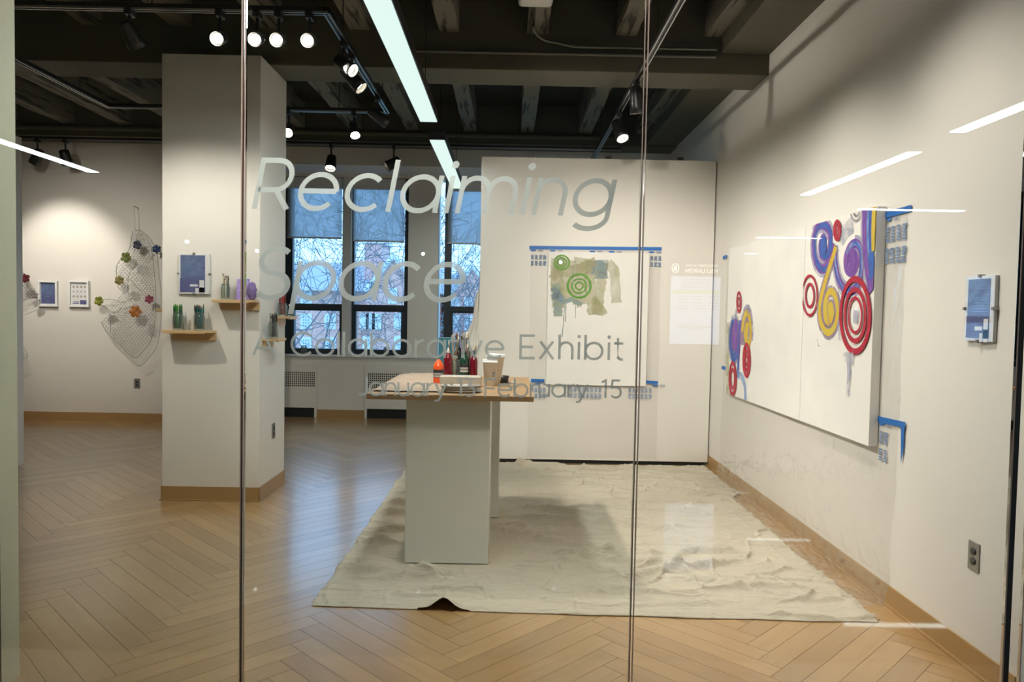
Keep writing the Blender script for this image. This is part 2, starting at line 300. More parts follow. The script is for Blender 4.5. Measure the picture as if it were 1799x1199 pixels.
# ------------------------------------------------------------------ mesh builder
class MB:
    def __init__(s): s.v = []; s.f = []; s.mi = []; s.ms = []; s.sm = []; s.uv = {}
    def mat(s, m):
        if m not in s.ms: s.ms.append(m)
        return s.ms.index(m)
    def add(s, vs, fs, m, smooth=False):
        k = len(s.v); s.v += [tuple(v) for v in vs]; i = s.mat(m)
        for f in fs: s.f.append([k+a for a in f]); s.mi.append(i); s.sm.append(smooth)
    def box(s, lo, hi, m, bev=0.0, X=None):
        (x0, y0, z0), (x1, y1, z1) = lo, hi
        if bev <= 0:
            vs = [(x0, y0, z0), (x1, y0, z0), (x1, y1, z0), (x0, y1, z0), (x0, y0, z1), (x1, y0, z1), (x1, y1, z1), (x0, y1, z1)]
            fs = [(0, 3, 2, 1), (4, 5, 6, 7), (0, 1, 5, 4), (1, 2, 6, 5), (2, 3, 7, 6), (3, 0, 4, 7)]
        else:
            bm = bmesh.new(); bmesh.ops.create_cube(bm, size=1)
            bmesh.ops.scale(bm, vec=(x1-x0, y1-y0, z1-z0), verts=bm.verts); bmesh.ops.translate(bm, vec=((x0+x1)/2, (y0+y1)/2, (z0+z1)/2), verts=bm.verts)
            bmesh.ops.bevel(bm, geom=bm.edges[:], offset=bev, segments=2, affect='EDGES', profile=0.5)
            bm.verts.index_update(); vs = [tuple(v.co) for v in bm.verts]; fs = [[v.index for v in f.verts] for f in bm.faces]; bm.free()
        if X: vs = [X @ Vector(v) for v in vs]
        s.add(vs, fs, m)
    def tube(s, pts, rad, m, n=10, caps=True, smooth=True):
        pts = [Vector(p) for p in pts]; K = len(pts)
        rad = rad if isinstance(rad, (list, tuple)) else [rad]*K
        vs = []; prev = None
        for i, p in enumerate(pts):
            d = (pts[min(i+1, K-1)]-pts[max(i-1, 0)]).normalized()
            if prev is None:
                a = d.cross(Vector((0, 0, 1)) if abs(d.z) < 0.9 else Vector((1, 0, 0))).normalized()
            else:
                a = (prev - d*prev.dot(d)).normalized()
            prev = a; bb = d.cross(a)
            for k in range(n):
                q = 2*PI*k/n; vs.append(p + (a*math.cos(q)+bb*math.sin(q))*rad[i])
        fs = []
        for i in range(K-1):
            for k in range(n):
                fs.append((i*n+k, i*n+(k+1) % n, (i+1)*n+(k+1) % n, (i+1)*n+k))
        s.add(vs, fs, m, smooth)
        if caps: s.add([vs[k] for k in range(n)], [tuple(range(n-1, -1, -1))], m); s.add([vs[(K-1)*n+k] for k in range(n)], [tuple(range(n))], m)
    def lathe(s, prof, m, n=28, X=None, smooth=True, sx=1, sy=1):
        vs = []; fs = []
        for (r, z) in prof:
            for k in range(n): a = 2*PI*k/n; vs.append(Vector((r*math.cos(a)*sx, r*math.sin(a)*sy, z)))
        for i in range(len(prof)-1):
            for k in range(n): fs.append((i*n+k, i*n+(k+1) % n, (i+1)*n+(k+1) % n, (i+1)*n+k))
        if X: vs = [X @ v for v in vs]
        s.add(vs, fs, m, smooth)
    def disc(s, c, r, m, n=24, X=None, z=0):
        vs = [Vector((r*math.cos(2*PI*k/n), r*math.sin(2*PI*k/n), z)) for k in range(n)]
        if X: vs = [X @ v for v in vs]
        s.add([v+Vector(c) for v in vs], [tuple(range(n))], m)
    def build(s, name, parent=None, bevel=0.0, loc=None):
        me = bpy.data.meshes.new(name); me.from_pydata(s.v, [], s.f)
        for x in s.ms: me.materials.append(x)
        me.polygons.foreach_set('material_index', s.mi); me.polygons.foreach_set('use_smooth', s.sm); me.update()
        o = bpy.data.objects.new(name, me); C.objects.link(o)
        if parent: o.parent = parent
        if loc is not None:      # geometry was given in world space: put the origin at loc
            me.transform(Matrix.Translation(-Vector(loc))); o.location = loc
        if bevel:
            bv = o.modifiers.new('bevel', 'BEVEL'); bv.width = bevel; bv.segments = 2; bv.limit_method = 'ANGLE'
        return o
def tag(o, label=None, cat=None, group=None, kind=None):
    if label: o['label'] = label
    if cat: o['category'] = cat
    if group: o['group'] = group
    if kind: o['kind'] = kind
    return o
def root(name, loc, label, cat, group=None, rz=0):
    o = bpy.data.objects.new(name, None); C.objects.link(o); o.location = loc; o.rotation_euler = (0, 0, rz); o.empty_display_size = 0.05
    return tag(o, label, cat, group)
def part(name, mb, par, label=None, bevel=0.0, kind=None):
    """mb in the parent's local space"""
    o = mb.build(name, par, bevel)
    if label: o['label'] = label
    if kind: o['kind'] = kind
    return o
def struct(name, mb, label=None, parent=None, bevel=0.0):
    o = mb.build(name, parent, bevel)
    if not parent: o['kind'] = 'structure'
    if label: o['label'] = label
    return o
def copy_tree(o, parent=None):
    c = o.copy(); C.objects.link(c)
    if parent: c.parent = parent
    for ch in list(o.children): copy_tree(ch, c)
    return c
def arc(cx, cy, rx, ry, a0, a1, n=24):
    return [(cx+rx*math.cos(R(a0+(a1-a0)*i/n)), cy+ry*math.sin(R(a0+(a1-a0)*i/n))) for i in range(n+1)]
def ribbon(pts, wd):
    """2D ribbon (verts, faces) with mitred joints along a polyline; wd a number or per-point list"""
    n = len(pts); L_, R_ = [], []
    closed = n > 3 and math.hypot(pts[0][0]-pts[-1][0], pts[0][1]-pts[-1][1]) < 1e-6
    for i in range(n):
        if closed and i in (0, n-1): a, b = pts[n-2], pts[1]
        else: a, b = pts[max(i-1, 0)], pts[min(i+1, n-1)]
        d1 = (pts[i][0]-a[0], pts[i][1]-a[1]); d2 = (b[0]-pts[i][0], b[1]-pts[i][1])
        l1 = math.hypot(*d1) or 1; l2 = math.hypot(*d2) or 1
        if l1 == 1 and d1 == (0, 0): d1, l1 = d2, l2
        if d2 == (0, 0): d2, l2 = d1, l1
        t_ = (d1[0]/l1+d2[0]/l2, d1[1]/l1+d2[1]/l2); lt = math.hypot(*t_) or 1; t_ = (t_[0]/lt, t_[1]/lt)
        cs = max(0.5, abs(t_[0]*d1[0]/l1+t_[1]*d1[1]/l1))
        hw = (wd[i] if isinstance(wd, (list, tuple)) else wd)/2/cs
        L_.append((pts[i][0]-t_[1]*hw, pts[i][1]+t_[0]*hw)); R_.append((pts[i][0]+t_[1]*hw, pts[i][1]-t_[0]*hw))
    vs = L_+R_; fs = [(i, i+n, i+1+n, i+1) for i in range(n-1)]
    return vs, fs

XW = 1.85; YB = 8.75; YN = 9.35; XL = -7.6; ZT = 3.25
# ================================================================== THE ROOM
# herringbone floor: every plank a separate island of one floor mesh
def make_floor():
    mb = MB(); mb.box((XL, 2.3, -0.05), (2.1, 9.6, -0.0045), M['gap'])
    l = 0.894; wd = l/9; s2 = math.sqrt(2); px_ = l/s2; step = wd*s2
    uvs = []
    g = 0.0009
    X0 = -0.52      # centre of a column whose planks fall to the camera's right
    for c in range(-12, 6):
        cx = X0 + c*px_
        falling = (c % 2 == 0)
        # stagger of the column so that the staggered ends interlock
        y_off = 0.0
        for k in range(-4, 60):
            if falling: cy = 2.3 + k*step; d = Vector((1, -1))/s2
            else: cy = 2.3 + k*step + step/2; d = Vector((1, 1))/s2
            n = Vector((-d.y, d.x)); c0 = Vector((cx, cy))
            if cy < 2.0 or cy > 9.9 or cx < XL-0.6 or cx > 2.6: continue
            q = [c0 - d*(l/2-g) - n*(wd/2-g), c0 + d*(l/2-g) - n*(wd/2-g), c0 + d*(l/2-g) + n*(wd/2-g), c0 - d*(l/2-g) + n*(wd/2-g)]
            fl = random.random() < 0.5
            if all(p.x > 2.1 for p in q) or all(p.x < XL for p in q) or all(p.y > 9.6 for p in q) or all(p.y < 2.3 for p in q): continue
            b = len(mb.v); vs = [(p.x, p.y, -0.004) for p in q]+[(p.x, p.y, 0.0) for p in q]
            mb.add(vs, [(4, 5, 6, 7), (0, 1, 5, 4), (1, 2, 6, 5), (2, 3, 7, 6), (3, 0, 4, 7)], M['plank'])
            uvs.append((b, l, wd))
    o = mb.build('floor'); me = o.data; uvl = me.uv_layers.new(name='UVMap')
    uvof = {}
    for b, l_, w_ in uvs:
        for j, uv in enumerate(((0, 0), (l_, 0), (l_, w_), (0, w_))): uvof[b+j] = uv; uvof[b+4+j] = uv
    for lp in me.loops: uvl.data[lp.index].uv = uvof.get(lp.vertex_index, (0, 0))
    o['kind'] = 'structure'
make_floor()

mb = MB(); mb.box((XW, GLASS_Y-0.001, 0), (2.05, 9.6, ZT+0.02), M['wall']); struct('wall_right', mb)
mb = MB()
mb.box((XL, YB, 0), (-3.02, YN+0.35, ZT), M['wall']); mb.box((-3.02, YB, onY(600, 290, YB).z), (XW, YN+0.35, ZT), M['wall'])
struct('wall_back', mb)
mb = MB(); mb.box((XL-0.2, 2.35, 0), (XL, 9.6, 3.7), M['wall']); struct('wall_left', mb)
M['cream_wall'] = pm('cream_green_paint', (0.68, 0.67, 0.49), 0.6, var=0.012)
mb = MB(); mb.box((-3.2, GLASS_Y+0.012, 0), (-1.785, 2.71, 3.7), M['cream_wall']); mb.box((XL, GLASS_Y+0.012, 0), (-3.2, 2.71, 3.7), M['cream_wall']); struct('wall_front', mb)
# pillar
XC0, XC1, YC0, YC1 = -2.432, -1.748, 5.232, 5.826
mb = MB(); mb.box((XC0, YC0, 0), (XC1, YC1, 3.118), M['wall']); struct('wall_pillar', mb, bevel=0.004)
mb = MB(); e = 0.006
mb.box((XC0-e, YC0-e, 0), (XC1+e, YC0, 0.101), M['base']); mb.box((XC1, YC0-e, 0), (XC1+e, YC1+e, 0.101), M['base'])
mb.box((XC0-e, YC0-e, 0), (XC0, YC1+e, 0.101), M['base']); mb.box((XC0-e, YC1, 0), (XC1+e, YC1+e, 0.101), M['base'])
mb.box((XC0-0.014, YC0-0.014, 0), (XC1+0.014, YC1+0.014, 0.008), M['base'])
struct('baseboard_pillar', mb, bevel=0.002)
mb = MB(); mb.box((XW-0.008, 2.62, 0), (XW, 9.3, 0.100), M['base']); mb.box((XW-0.02, 2.62, 0), (XW, 9.3, 0.010), M['base']); struct('baseboard_right', mb, bevel=0.002)
mb = MB(); mb.box((XL, YB-0.008, 0), (-3.02, YB, 0.100), M['base']); mb.box((XL, YB-0.02, 0), (-3.02, YB, 0.01), M['base']); struct('baseboard_back', mb, bevel=0.002)

# ceiling deck, girders, joists
mb = MB(); mb.box((XL, 2.35, 3.69), (2.05, 9.7, 3.8), M['deck'])
for k in range(9): y = 2.9+0.8*k; mb.box((XL, y, 3.684), (2.0, y+0.012, 3.69), M['dark'])
struct('ceiling', mb)
def beam(lo, hi, lab):
    mb = MB(); mb.box(lo, hi, M['beam']); return struct('ceiling_beam', mb, lab, bevel=0.006)
beam((XL, 5.45, 3.122), (XW, 5.822, 3.69), 'dark painted girder crossing the ceiling above the pillar')
beam((XL, 8.42, ZT), (XW, YN+0.3, 3.69), 'dark painted girder above the window bulkhead')
beam((1.50, 2.35, ZT+0.02), (2.04, 5.45, 3.69), 'dark edge beam above the right wall, in front of the girder')
beam((1.50, 5.822, ZT+0.02), (2.04, 8.42, 3.69), 'dark edge beam above the right wall, behind the girder')
jr = random.Random(3)
def joist(x, y0, y1):
    mb = MB(); n = 14; vs = []; 
    for i in range(n+1):
        y = y0+(y1-y0)*i/n
        j = [jr.uniform(-0.006, 0.006) for _ in range(4)]
        vs += [(x-0.072+j[0], y, 3.69), (x-0.072+j[1], y, 3.385+j[2]*0.7), (x+0.072+j[3], y, 3.385-j[0]*0.7), (x+0.072+j[2], y, 3.69)]
    fs = []
    for i in range(n):
        for k in range(3): fs.append((i*4+k, i*4+k+1, i*4+5+k, i*4+4+k))
    fs += [(0, 1, 2, 3), (n*4+3, n*4+2, n*4+1, n*4)]
    mb.add(vs, fs, M['joist']); struct('ceiling_joist', mb, 'weathered grey timber joist')
for k in range(-11, 3):
    x = 0.17+0.64*k
    joist(x, 5.822, 8.42); joist(x, 2.45, 5.45)
mb = MB()
for (a, b_, y) in ((0.245, 0.74, 6.75),): mb.box((a, y, 3.47), (b_, y+0.05, 3.52), M['joist'])
struct('ceiling_brace', mb, 'short timber brace between two joists')

# niche with windows --------------------------------------------------
zh = onY(600, 290, YB).z
zs = 0.79
mb = MB(); mb.box((-3.02, YN, 0), (XW, YN+0.3, zs-0.02), M['wall'])                # wall under the sill
mb.box((-3.02, YN+0.03, zh-0.03), (XW, YN+0.3, zh), M['wall'])
pA = onY(717, 450, YN).x; pB = onY(770, 450, YN).x
mb.box((pA, YN, zs-0.02), (pB, YN+0.3, zh), M['wall']); mb.box((-3.02, YN, zs-0.02), (onY(503, 450, YN).x-0.35, YN+0.3, zh), M['wall'])
mb.box((0.9, YN, zs-0.02), (XW, YN+0.3, zh), M['wall'])
mb.box((-3.35, YB+0.02, 0), (-3.02, YN+0.3, zh), M['wall'])
struct('wall_window', mb)
mb = MB(); mb.box((-3.0, YN-0.035, zs-0.022), (XW-0.01, YN+0.2, zs+0.002), M['trim'], 0.004); mb.box((-3.0, YN-0.012, zs-0.05), (XW-0.01, YN, zs-0.022), M['trim']); struct('trim_1', mb, 'white window sill')
mb = MB(); xa = onY(557, 720, YN).x; xb = onY(641, 720, YN).x; mb.box((xa, YN-0.008, 0), (xb, YN, 0.10), M['base']); struct('baseboard_window', mb)
YW = 9.50
def wx(px): return onY(px, 480, YW).x
def wz(py, px=620): return onY(px, py, YW).z
WZ0 = zs+0.002; WZ1 = zh-0.03
ZT1 = wz(547, 610); ZT2 = wz(535, 610)   # transom
def win(n, xl, xr, gl0, gl1, lo0, lo1, zt=(ZT1, ZT2)):
    """one sash: dark frame around a fixed upper pane and a smaller lower hopper"""
    f = MB(); d0, d1 = YW-0.03, YW+0.06
    ub = zt[1]; lb = zt[0]; zl = WZ0+0.07
    f.box((xl, d0, WZ0), (gl0, d1, WZ1), M['frame']); f.box((gl1, d0, WZ0), (xr, d1, WZ1), M['frame'])
    f.box((gl0, d0, WZ1-0.09), (gl1, d1, WZ1), M['frame']); f.box((gl0, d0, lb), (gl1, d1, ub), M['frame'])
    f.box((gl0, d0, WZ0), (gl1, d1, zl), M['frame']); f.box((gl0, d0, zl), (lo0, d1, lb), M['frame']); f.box((lo1, d0, zl), (gl1, d1, lb), M['frame'])
    f.box((gl0-0.02, d0-0.015, lb+0.02), (gl1+0.02, d0, lb+0.05), M['frame'])
    o = struct('window_%d' % n, f, 'dark framed exterior window', bevel=0.003)
    g = MB(); g.box((gl0, YW+0.01, ub), (gl1, YW+0.018, WZ1-0.09), M['wglass']); o1 = struct('pane', g, parent=o)
    g = MB(); g.box((lo0, YW+0.02, zl), (lo1, YW+0.028, lb), M['wglass']); struct('pane', g, parent=o)
    return o
win(1, wx(440), wx(503.5), wx(450), wx(499), wx(454), wx(497))
win(2, wx(503.5), wx(603), wx(515), wx(602), wx(518), wx(598))
win(3, wx(620), wx(717), wx(623), wx(711), wx(627), wx(706))
win(4, wx(781), wx(879), wx(793), wx(878), wx(797), wx(874))
win(5, wx(895), wx(995), wx(898), wx(984), wx(902), wx(980))
mb = MB(); mb.box((wx(604), YW-0.10, WZ0), (wx(619.5), YW+0.06, WZ1), M['trim'], 0.004); struct('trim_2', mb, 'white mullion post between the two windows')
mb = MB(); mb.box((wx(880), YW-0.10, WZ0), (wx(894), YW+0.06, WZ1), M['trim'], 0.004); struct('trim_3', mb, 'white mullion post behind the panel')
def roller(x0, x1, zb, lab):
    t = root('roller_blind', ((x0+x1)/2, YW-0.07, WZ1-0.04), lab, 'blind', 'roller blinds half lowered over the windows')
    ox, oy, oz = t.location; w2 = (x1-x0)/2
    a = MB(); a.box((-w2, -0.03, -0.10), (w2, 0.028, 0.035), M['trim'], 0.004); part('cassette', a, t)
    a = MB(); a.box((-w2+0.008, 0.0, zb-oz), (w2-0.008, 0.0012, -0.10), M['blind']); part('shade', a, t)
    a = MB(); a.tube([(-w2+0.008, 0.0, zb-oz), (w2-0.008, 0, zb-oz)], 0.011, M['trim'], 10); part('hem_bar', a, t)
roller(wx(506), wx(603), wz(419, 560), 'translucent grey roller blind over the window nearest the pillar')
roller(wx(621), wx(712), wz(425, 668), 'translucent grey roller blind right of the white mullion post')
roller(wx(785), wx(878), wz(429, 815), 'translucent grey roller blind partly hidden by the white panel')

# radiator covers
def radiator(x0, x1, g0, g1, lab):
    t = root('radiator_cover', (x0, YN, 0), lab, 'radiator cover'); W = x1-x0
    zt = onY(600, 640, YN).z; za, zb = onY(600, 681, YN).z, onY(600, 654.5, YN).z
    ga, gb = g0-x0, g1-x0; zo = onY(600, 717.5, YN).z; fr = 0.03
    a = MB(); d = -0.022
    a.box((0, d, zb), (W, 0, zt), M['wall']); a.box((0, d, zo), (W, 0, za), M['wall']); a.box((0, d, za), (ga, 0, zb), M['wall']); a.box((gb, d, za), (W, 0, zb), M['wall'])
    a.box((0, d, 0), (fr, 0, zo), M['wall']); a.box((W-fr, d, 0), (W, 0, zo), M['wall']); part('cover_panel', a, t, bevel=0.002)
    a = MB(); a.box((fr, -0.006, 0.002), (W-fr, -0.003, zo), M['dark']); part('air_intake', a, t, 'black opening along the floor')
    a = MB(); a.box((ga, -0.005, za), (gb, -0.003, zb), M['dark']); n = max(4, round((gb-ga)/0.0248)); mrows = 7
    for i in range(n+1): x = ga+(gb-ga)*i/n; a.box((x-0.0045, -0.02, za), (x+0.0045, -0.012, zb), M['wall'])
    for j in range(mrows+1): z = za+(zb-za)*j/mrows; a.box((ga, -0.0198, z-0.0045), (gb, -0.0122, z+0.0045), M['wall'])
    part('grille', a, t, 'square-hole perforated vent grille')
radiator(-3.01, onY(557, 700, YN).x, -2.96, onY(554, 700, YN).x, 'white radiator cover left, beside the pillar, with perforated grille')
radiator(onY(641, 700, YN).x, onY(762, 700, YN).x, onY(646, 700, YN).x, onY(757, 700, YN).x, 'white radiator cover behind the paint table, with perforated grille')

# white movable display panel on the right, and the one at far left
YP = 6.741
mb = MB(); mb.box((-0.27, YP, 0.035), (XW-0.012, YP+0.10, 2.765), M['panel'])
o = mb.build('partition_wall'); tag(o, 'tall white movable display wall carrying the green and blue painting', 'display wall')
bvm = o.modifiers.new('bevel', 'BEVEL'); bvm.width = 0.003
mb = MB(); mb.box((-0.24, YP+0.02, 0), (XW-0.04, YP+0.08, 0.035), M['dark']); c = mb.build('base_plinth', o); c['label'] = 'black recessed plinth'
for x in (0.15, 0.85, 1.5):
    mb = MB(); mb.box((x, YP+0.03, 2.765), (x+0.05, YP+0.07, 2.80), M['black']); mb.build('top_lug', o)
XP = onY(40, 500, 6.35).x
mb = MB(); mb.box((-6.4, 6.27, 0.0), (XP, 6.35, 2.765), M['panel']); o = mb.build('partition_wall'); tag(o, 'edge of a white display wall at the far left behind the glass', 'display wall')

# ================================================================== GLASS FRONT
jx1 = onY(426, 600, GLASS_Y).x; jx2 = onY(1122.5, 600, GLASS_Y).x; jx3 = onY(1789, 700, GLASS_Y).x; jx0 = jx1-1.385
GT = 0.012
def pane(n, x0, x1):
    a = MB(); a.box((x0+0.002, GLASS_Y, 0.012), (x1-0.002, GLASS_Y+GT, 3.4), M['glass'])
    o = struct('window_%d' % n, a, 'frameless clear glass partition pane')
    return o
M['edge_pink'] = pm('polished_glass_edge', (0.34, 0.26, 0.22), 0.15, var=0.02)
M['edge_dark'] = pm('joint_shadow_gap', (0.03, 0.018, 0.02), 0.2)
gp = [pane(6, jx0, jx1-0.006), pane(7, jx1+0.006, jx2-0.006), pane(8, jx2+0.006, jx3-0.012), pane(9, jx3+0.012, XW-0.004)]
def joint(x, n):
    a = MB(); a.box((x-0.0075, GLASS_Y-0.001, 0.012), (x-0.0045, GLASS_Y+GT+0.001, 3.4), M['edge_pink']); a.box((x+0.0045, GLASS_Y-0.001, 0.012), (x+0.0075, GLASS_Y+GT+0.001, 3.4), M['edge_pink'])
    a.box((x-0.0045, GLASS_Y+0.006, 0.012), (x-0.0015, GLASS_Y+GT, 3.4), M['edge_dark'])
    struct('trim_%d' % n, a, 'polished edges of two glass panes meeting')
joint(jx1, 4); joint(jx2, 5)
a = MB(); a.box((jx3-0.013, GLASS_Y-0.001, 0.012), (jx3-0.009, GLASS_Y+GT+0.001, 3.4), M['edge_pink']); a.box((jx3-0.009, GLASS_Y-0.002, 0.012), (jx3+0.009, GLASS_Y+GT+0.002, 3.4), M['dark'])
struct('trim_6', a, 'black channel at the right end of the glass')
a = MB(); a.box((jx0, GLASS_Y-0.012, 0), (XW, GLASS_Y+0.024, 0.014), M['alu']); struct('trim_7', a, 'floor channel holding the glass')

# ---------- lettering: single-stroke geometric sans drawn as ribbons
XH = 0.745; S = 0.055
def G(ch):
    r = XH/2; k = 0.355
    def fl(w_, *st): return w_, list(st)
    circ = lambda cx: arc(cx, r, k, r-S*0.6, 0, 360, 40)
    if ch == 'e': return fl(2*k+2*S, [(S, r+0.01), (S+2*k, r+0.01)], arc(S+k, r, k, r-S*0.6, 0, 318, 40))
    if ch == 'c': return fl(2*k+S, arc(S+k, r, k, r-S*0.6, 44, 316, 36))
    if ch == 'o': return fl(2*k+2*S, circ(S+k))
    if ch == 'l': return fl(2*S, [(S, 0), (S, 1.04)])
    if ch == 'i': return fl(2*S, [(S, 0), (S, XH)], 'dot')
    if ch == 'a': return fl(2*k+2*S, circ(S+k), [(S+2*k, 0), (S+2*k, XH)])
    if ch == 'b': return fl(2*k+2*S, circ(S+k), [(S, 0), (S, 1.04)])
    if ch == 'p': return fl(2*k+2*S, circ(S+k), [(S, -0.27), (S, XH)])
    if ch == 'g': return fl(2*k+2*S, circ(S+k), [(S+2*k, XH)]+[(S+2*k, 0.05)]+arc(S+k, 0.0, k, 0.25, 0, -140, 18))
    if ch in 'nhm':
        top = 1.04 if ch == 'h' else XH; q = 0.27; st = [[(S, 0), (S, top)]]
        n = 2 if ch == 'm' else 1
        for j in range(n):
            x0 = S+j*2*q; st.append(arc(x0+q, XH-0.30, q, 0.30-S*0.6, 178, 0, 18)+[(x0+2*q, 0)])
        return (2*S+2*q*n, st)
    if ch == 'u': q = 0.27; return fl(2*S+2*q, [(S, XH)]+arc(S+q, 0.30, q, 0.30-S*0.6, 180, 360, 18), [(S+2*q, 0), (S+2*q, XH)])
    if ch == 'r': return fl(0.40, [(S, 0), (S, XH)], arc(0.38, XH-0.36, 0.38-S, 0.33, 180, 88, 12))
    if ch == 't': return fl(0.42, [(0.15, 0.93)]+[(0.15, 0.18)]+arc(0.32, 0.18, 0.17, 0.15, 180, 290, 8), [(0.0, XH-S*0.7), (0.38, XH-S*0.7)])
    if ch == 'v': return fl(0.66, [(0.03, XH), (0.33, 0.02), (0.63, XH)])
    if ch == 'x': return fl(0.64, [(0.04, 0), (0.59, XH)], [(0.05, XH), (0.60, 0)])
    if ch == 'y': return fl(0.68, [(0.04, XH), (0.35, 0.02)], [(0.65, XH), (0.30, -0.10), (0.20, -0.24), (0.02, -0.25)])
    if ch == 'R': return fl(0.74, [(S, 0), (S, 1-S*0.5), (0.40, 1-S*0.5)]+arc(0.40, 0.68, 0.27, 0.29, 85, -90, 16)+[(S, 0.385)], [(0.42, 0.38), (0.70, 0)])
    if ch == 'S': return fl(0.74, arc(0.37, 0.735, 0.29, 0.235, 42, 250, 18)+arc(0.37, 0.265, 0.31, 0.235, 82, -142, 20))
    if ch == 'A': return fl(0.90, [(0.03, 0), (0.45, 0.98), (0.87, 0)], [(0.17, 0.30), (0.73, 0.30)])
    if ch == 'C': return fl(0.90, arc(0.50, 0.5, 0.46, 0.47, 44, 316, 36))
    if ch == 'E': return fl(0.66, [(0.64, 1-S*0.5), (S, 1-S*0.5), (S, S*0.5), (0.65, S*0.5)], [(S, 0.5), (0.57, 0.5)])
    if ch == 'F': return fl(0.66, [(0.66, 1-S*0.5), (S, 1-S*0.5), (S, 0)], [(S, 0.47), (0.58, 0.47)])
    if ch == 'J': return fl(0.56, [(0.50, 1.0), (0.50, 0.25)]+arc(0.27, 0.25, 0.23, 0.22, 0, -140, 12))
    if ch == '1': return fl(0.30, [(0.02, 0.86), (0.24, 0.97), (0.24, 0)])
    if ch == '3': return fl(0.66, [(0.05, 1-S*0.5), (0.56, 1-S*0.5), (0.27, 0.58), (0.34, 0.58)]+arc(0.33, 0.31, 0.28, 0.27, 85, -145, 18))
    if ch == '5': return fl(0.66, [(0.56, 1-S*0.5), (0.14, 1-S*0.5), (0.10, 0.56), (0.30, 0.60)]+arc(0.33, 0.31, 0.28, 0.28, 80, -145, 18))
    if ch == '-': return fl(0.36, [(0.0, 0.34), (0.32, 0.34)])
    return fl(0.3)
GAP = {'r': -0.02, 't': 0.0, 'v': -0.0, 'y': 0.0, 'A': 0.02, 'F': 0.04}
def lettering(name, words, capx, slant, lab, sw):
    """words: (text, left px, right px, baseline py at left, baseline py at right)"""
    t = root(name, onY(words[0][1], words[0][3], GLASS_Y-0.0006), lab, 'lettering'); base = Vector(t.location)
    for (txt, xl, xr, yl, yr) in words:
        A = onY(xl, yl, GLASS_Y); B = onY(xr, yr, GLASS_Y); W = (B-A).length; ex = (B-A).normalized(); ez = Vector((0, 0, 1)); cap = capx*GLASS_Y/F_PX
        gl = [G(c) for c in txt]; tot = sum(g[0] for g in gl); n = len(txt)
        gap = (W/cap-tot)/max(1, n-1); k = 1.0
        if n > 1 and not (0.05 < gap < 0.24): gap = min(max(gap, 0.05), 0.24); k = (W/cap)/(tot+gap*(n-1))
        x = 0
        for c, (gw, sts) in zip(txt, gl):
            mb = MB(); lay = 0
            for st in sts:
                if st == 'dot': vs = [(S+0.075*math.cos(a*PI/10), XH+0.22+0.075*math.sin(a*PI/10)) for a in range(20)]; fs = [tuple(range(20))]
                else: vs, fs = ribbon(st, sw)
                P = [A + ex*((x+v[0]+v[1]*slant)*cap*k) + ez*(v[1]*cap) - base + Vector((0, -0.0006-0.00003*lay, 0)) for v in vs]
                mb.add(P, fs, M['vinyl']); lay += 1
            if sts: part('letter' if c not in '135-' else ('hyphen' if c == '-' else 'numeral'), mb, t)
            x += gw+gap
lettering('window_lettering', [('Reclaiming', 442, 1071, 367, 381)], 87, 0.19, 'large italic frosted lettering reading Reclaiming on the glass', 0.102)
lettering('window_lettering', [('Space', 440, 811, 526, 531)], 92, 0.19, 'large italic frosted lettering reading Space, second line on the glass', 0.102)
lettering('window_lettering', [('A', 444, 484, 624, 624.3), ('Collaborative', 511, 886, 625.5, 630), ('Exhibit', 912, 1096, 630.5, 633.5)], 42, 0.0, 'upright frosted lettering reading A Collaborative Exhibit', 0.110)
lettering('window_lettering', [('January', 628, 785, 695, 697), ('13-February', 802, 1033, 697, 699), ('15', 1056, 1092, 699.3, 700)], 32, 0.0, 'smallest frosted lettering line reading January 13-February 15', 0.12)

# ================================================================== LINEAR LIGHTS AND TRACKS
def linear_light(x0, x1, y0, y1, z, lab, mat='linear', hang=0.6, g='linear ceiling lights of the gallery'):
    t = root('linear_light', ((x0+x1)/2, (y0+y1)/2, z), lab, 'ceiling light', g); w2 = (x1-x0)/2; l2 = (y1-y0)/2
    a = MB(); a.box((-w2-0.006, -l2-0.006, 0.006), (w2+0.006, l2+0.006, 0.075), M['black']); part('housing', a, t)
    a = MB(); a.box((-w2, -l2, 0), (w2, l2, 0.012), M[mat]); part('diffuser', a, t)
    for sx in ((-1, 1)):
        a = MB()
        if y1-y0 > x1-x0: a.tube([(0, sx*(l2-0.25), 0.07), (0, sx*(l2-0.25), 0.07+hang)], 0.003, M['black'], 6)
        else: a.tube([(sx*(w2-0.25), 0, 0.07), (sx*(w2-0.25), 0, 0.07+hang)], 0.003, M['black'], 6)
        part('suspension_cable', a, t)
linear_light(-0.677, -0.554, 3.05, 5.533, 2.76, 'near glowing linear light hanging in front of the girder', hang=0.85)
linear_light(-0.672, -0.552, 6.131, 8.505, 2.76, 'far glowing linear light ending in front of the windows', hang=0.85)

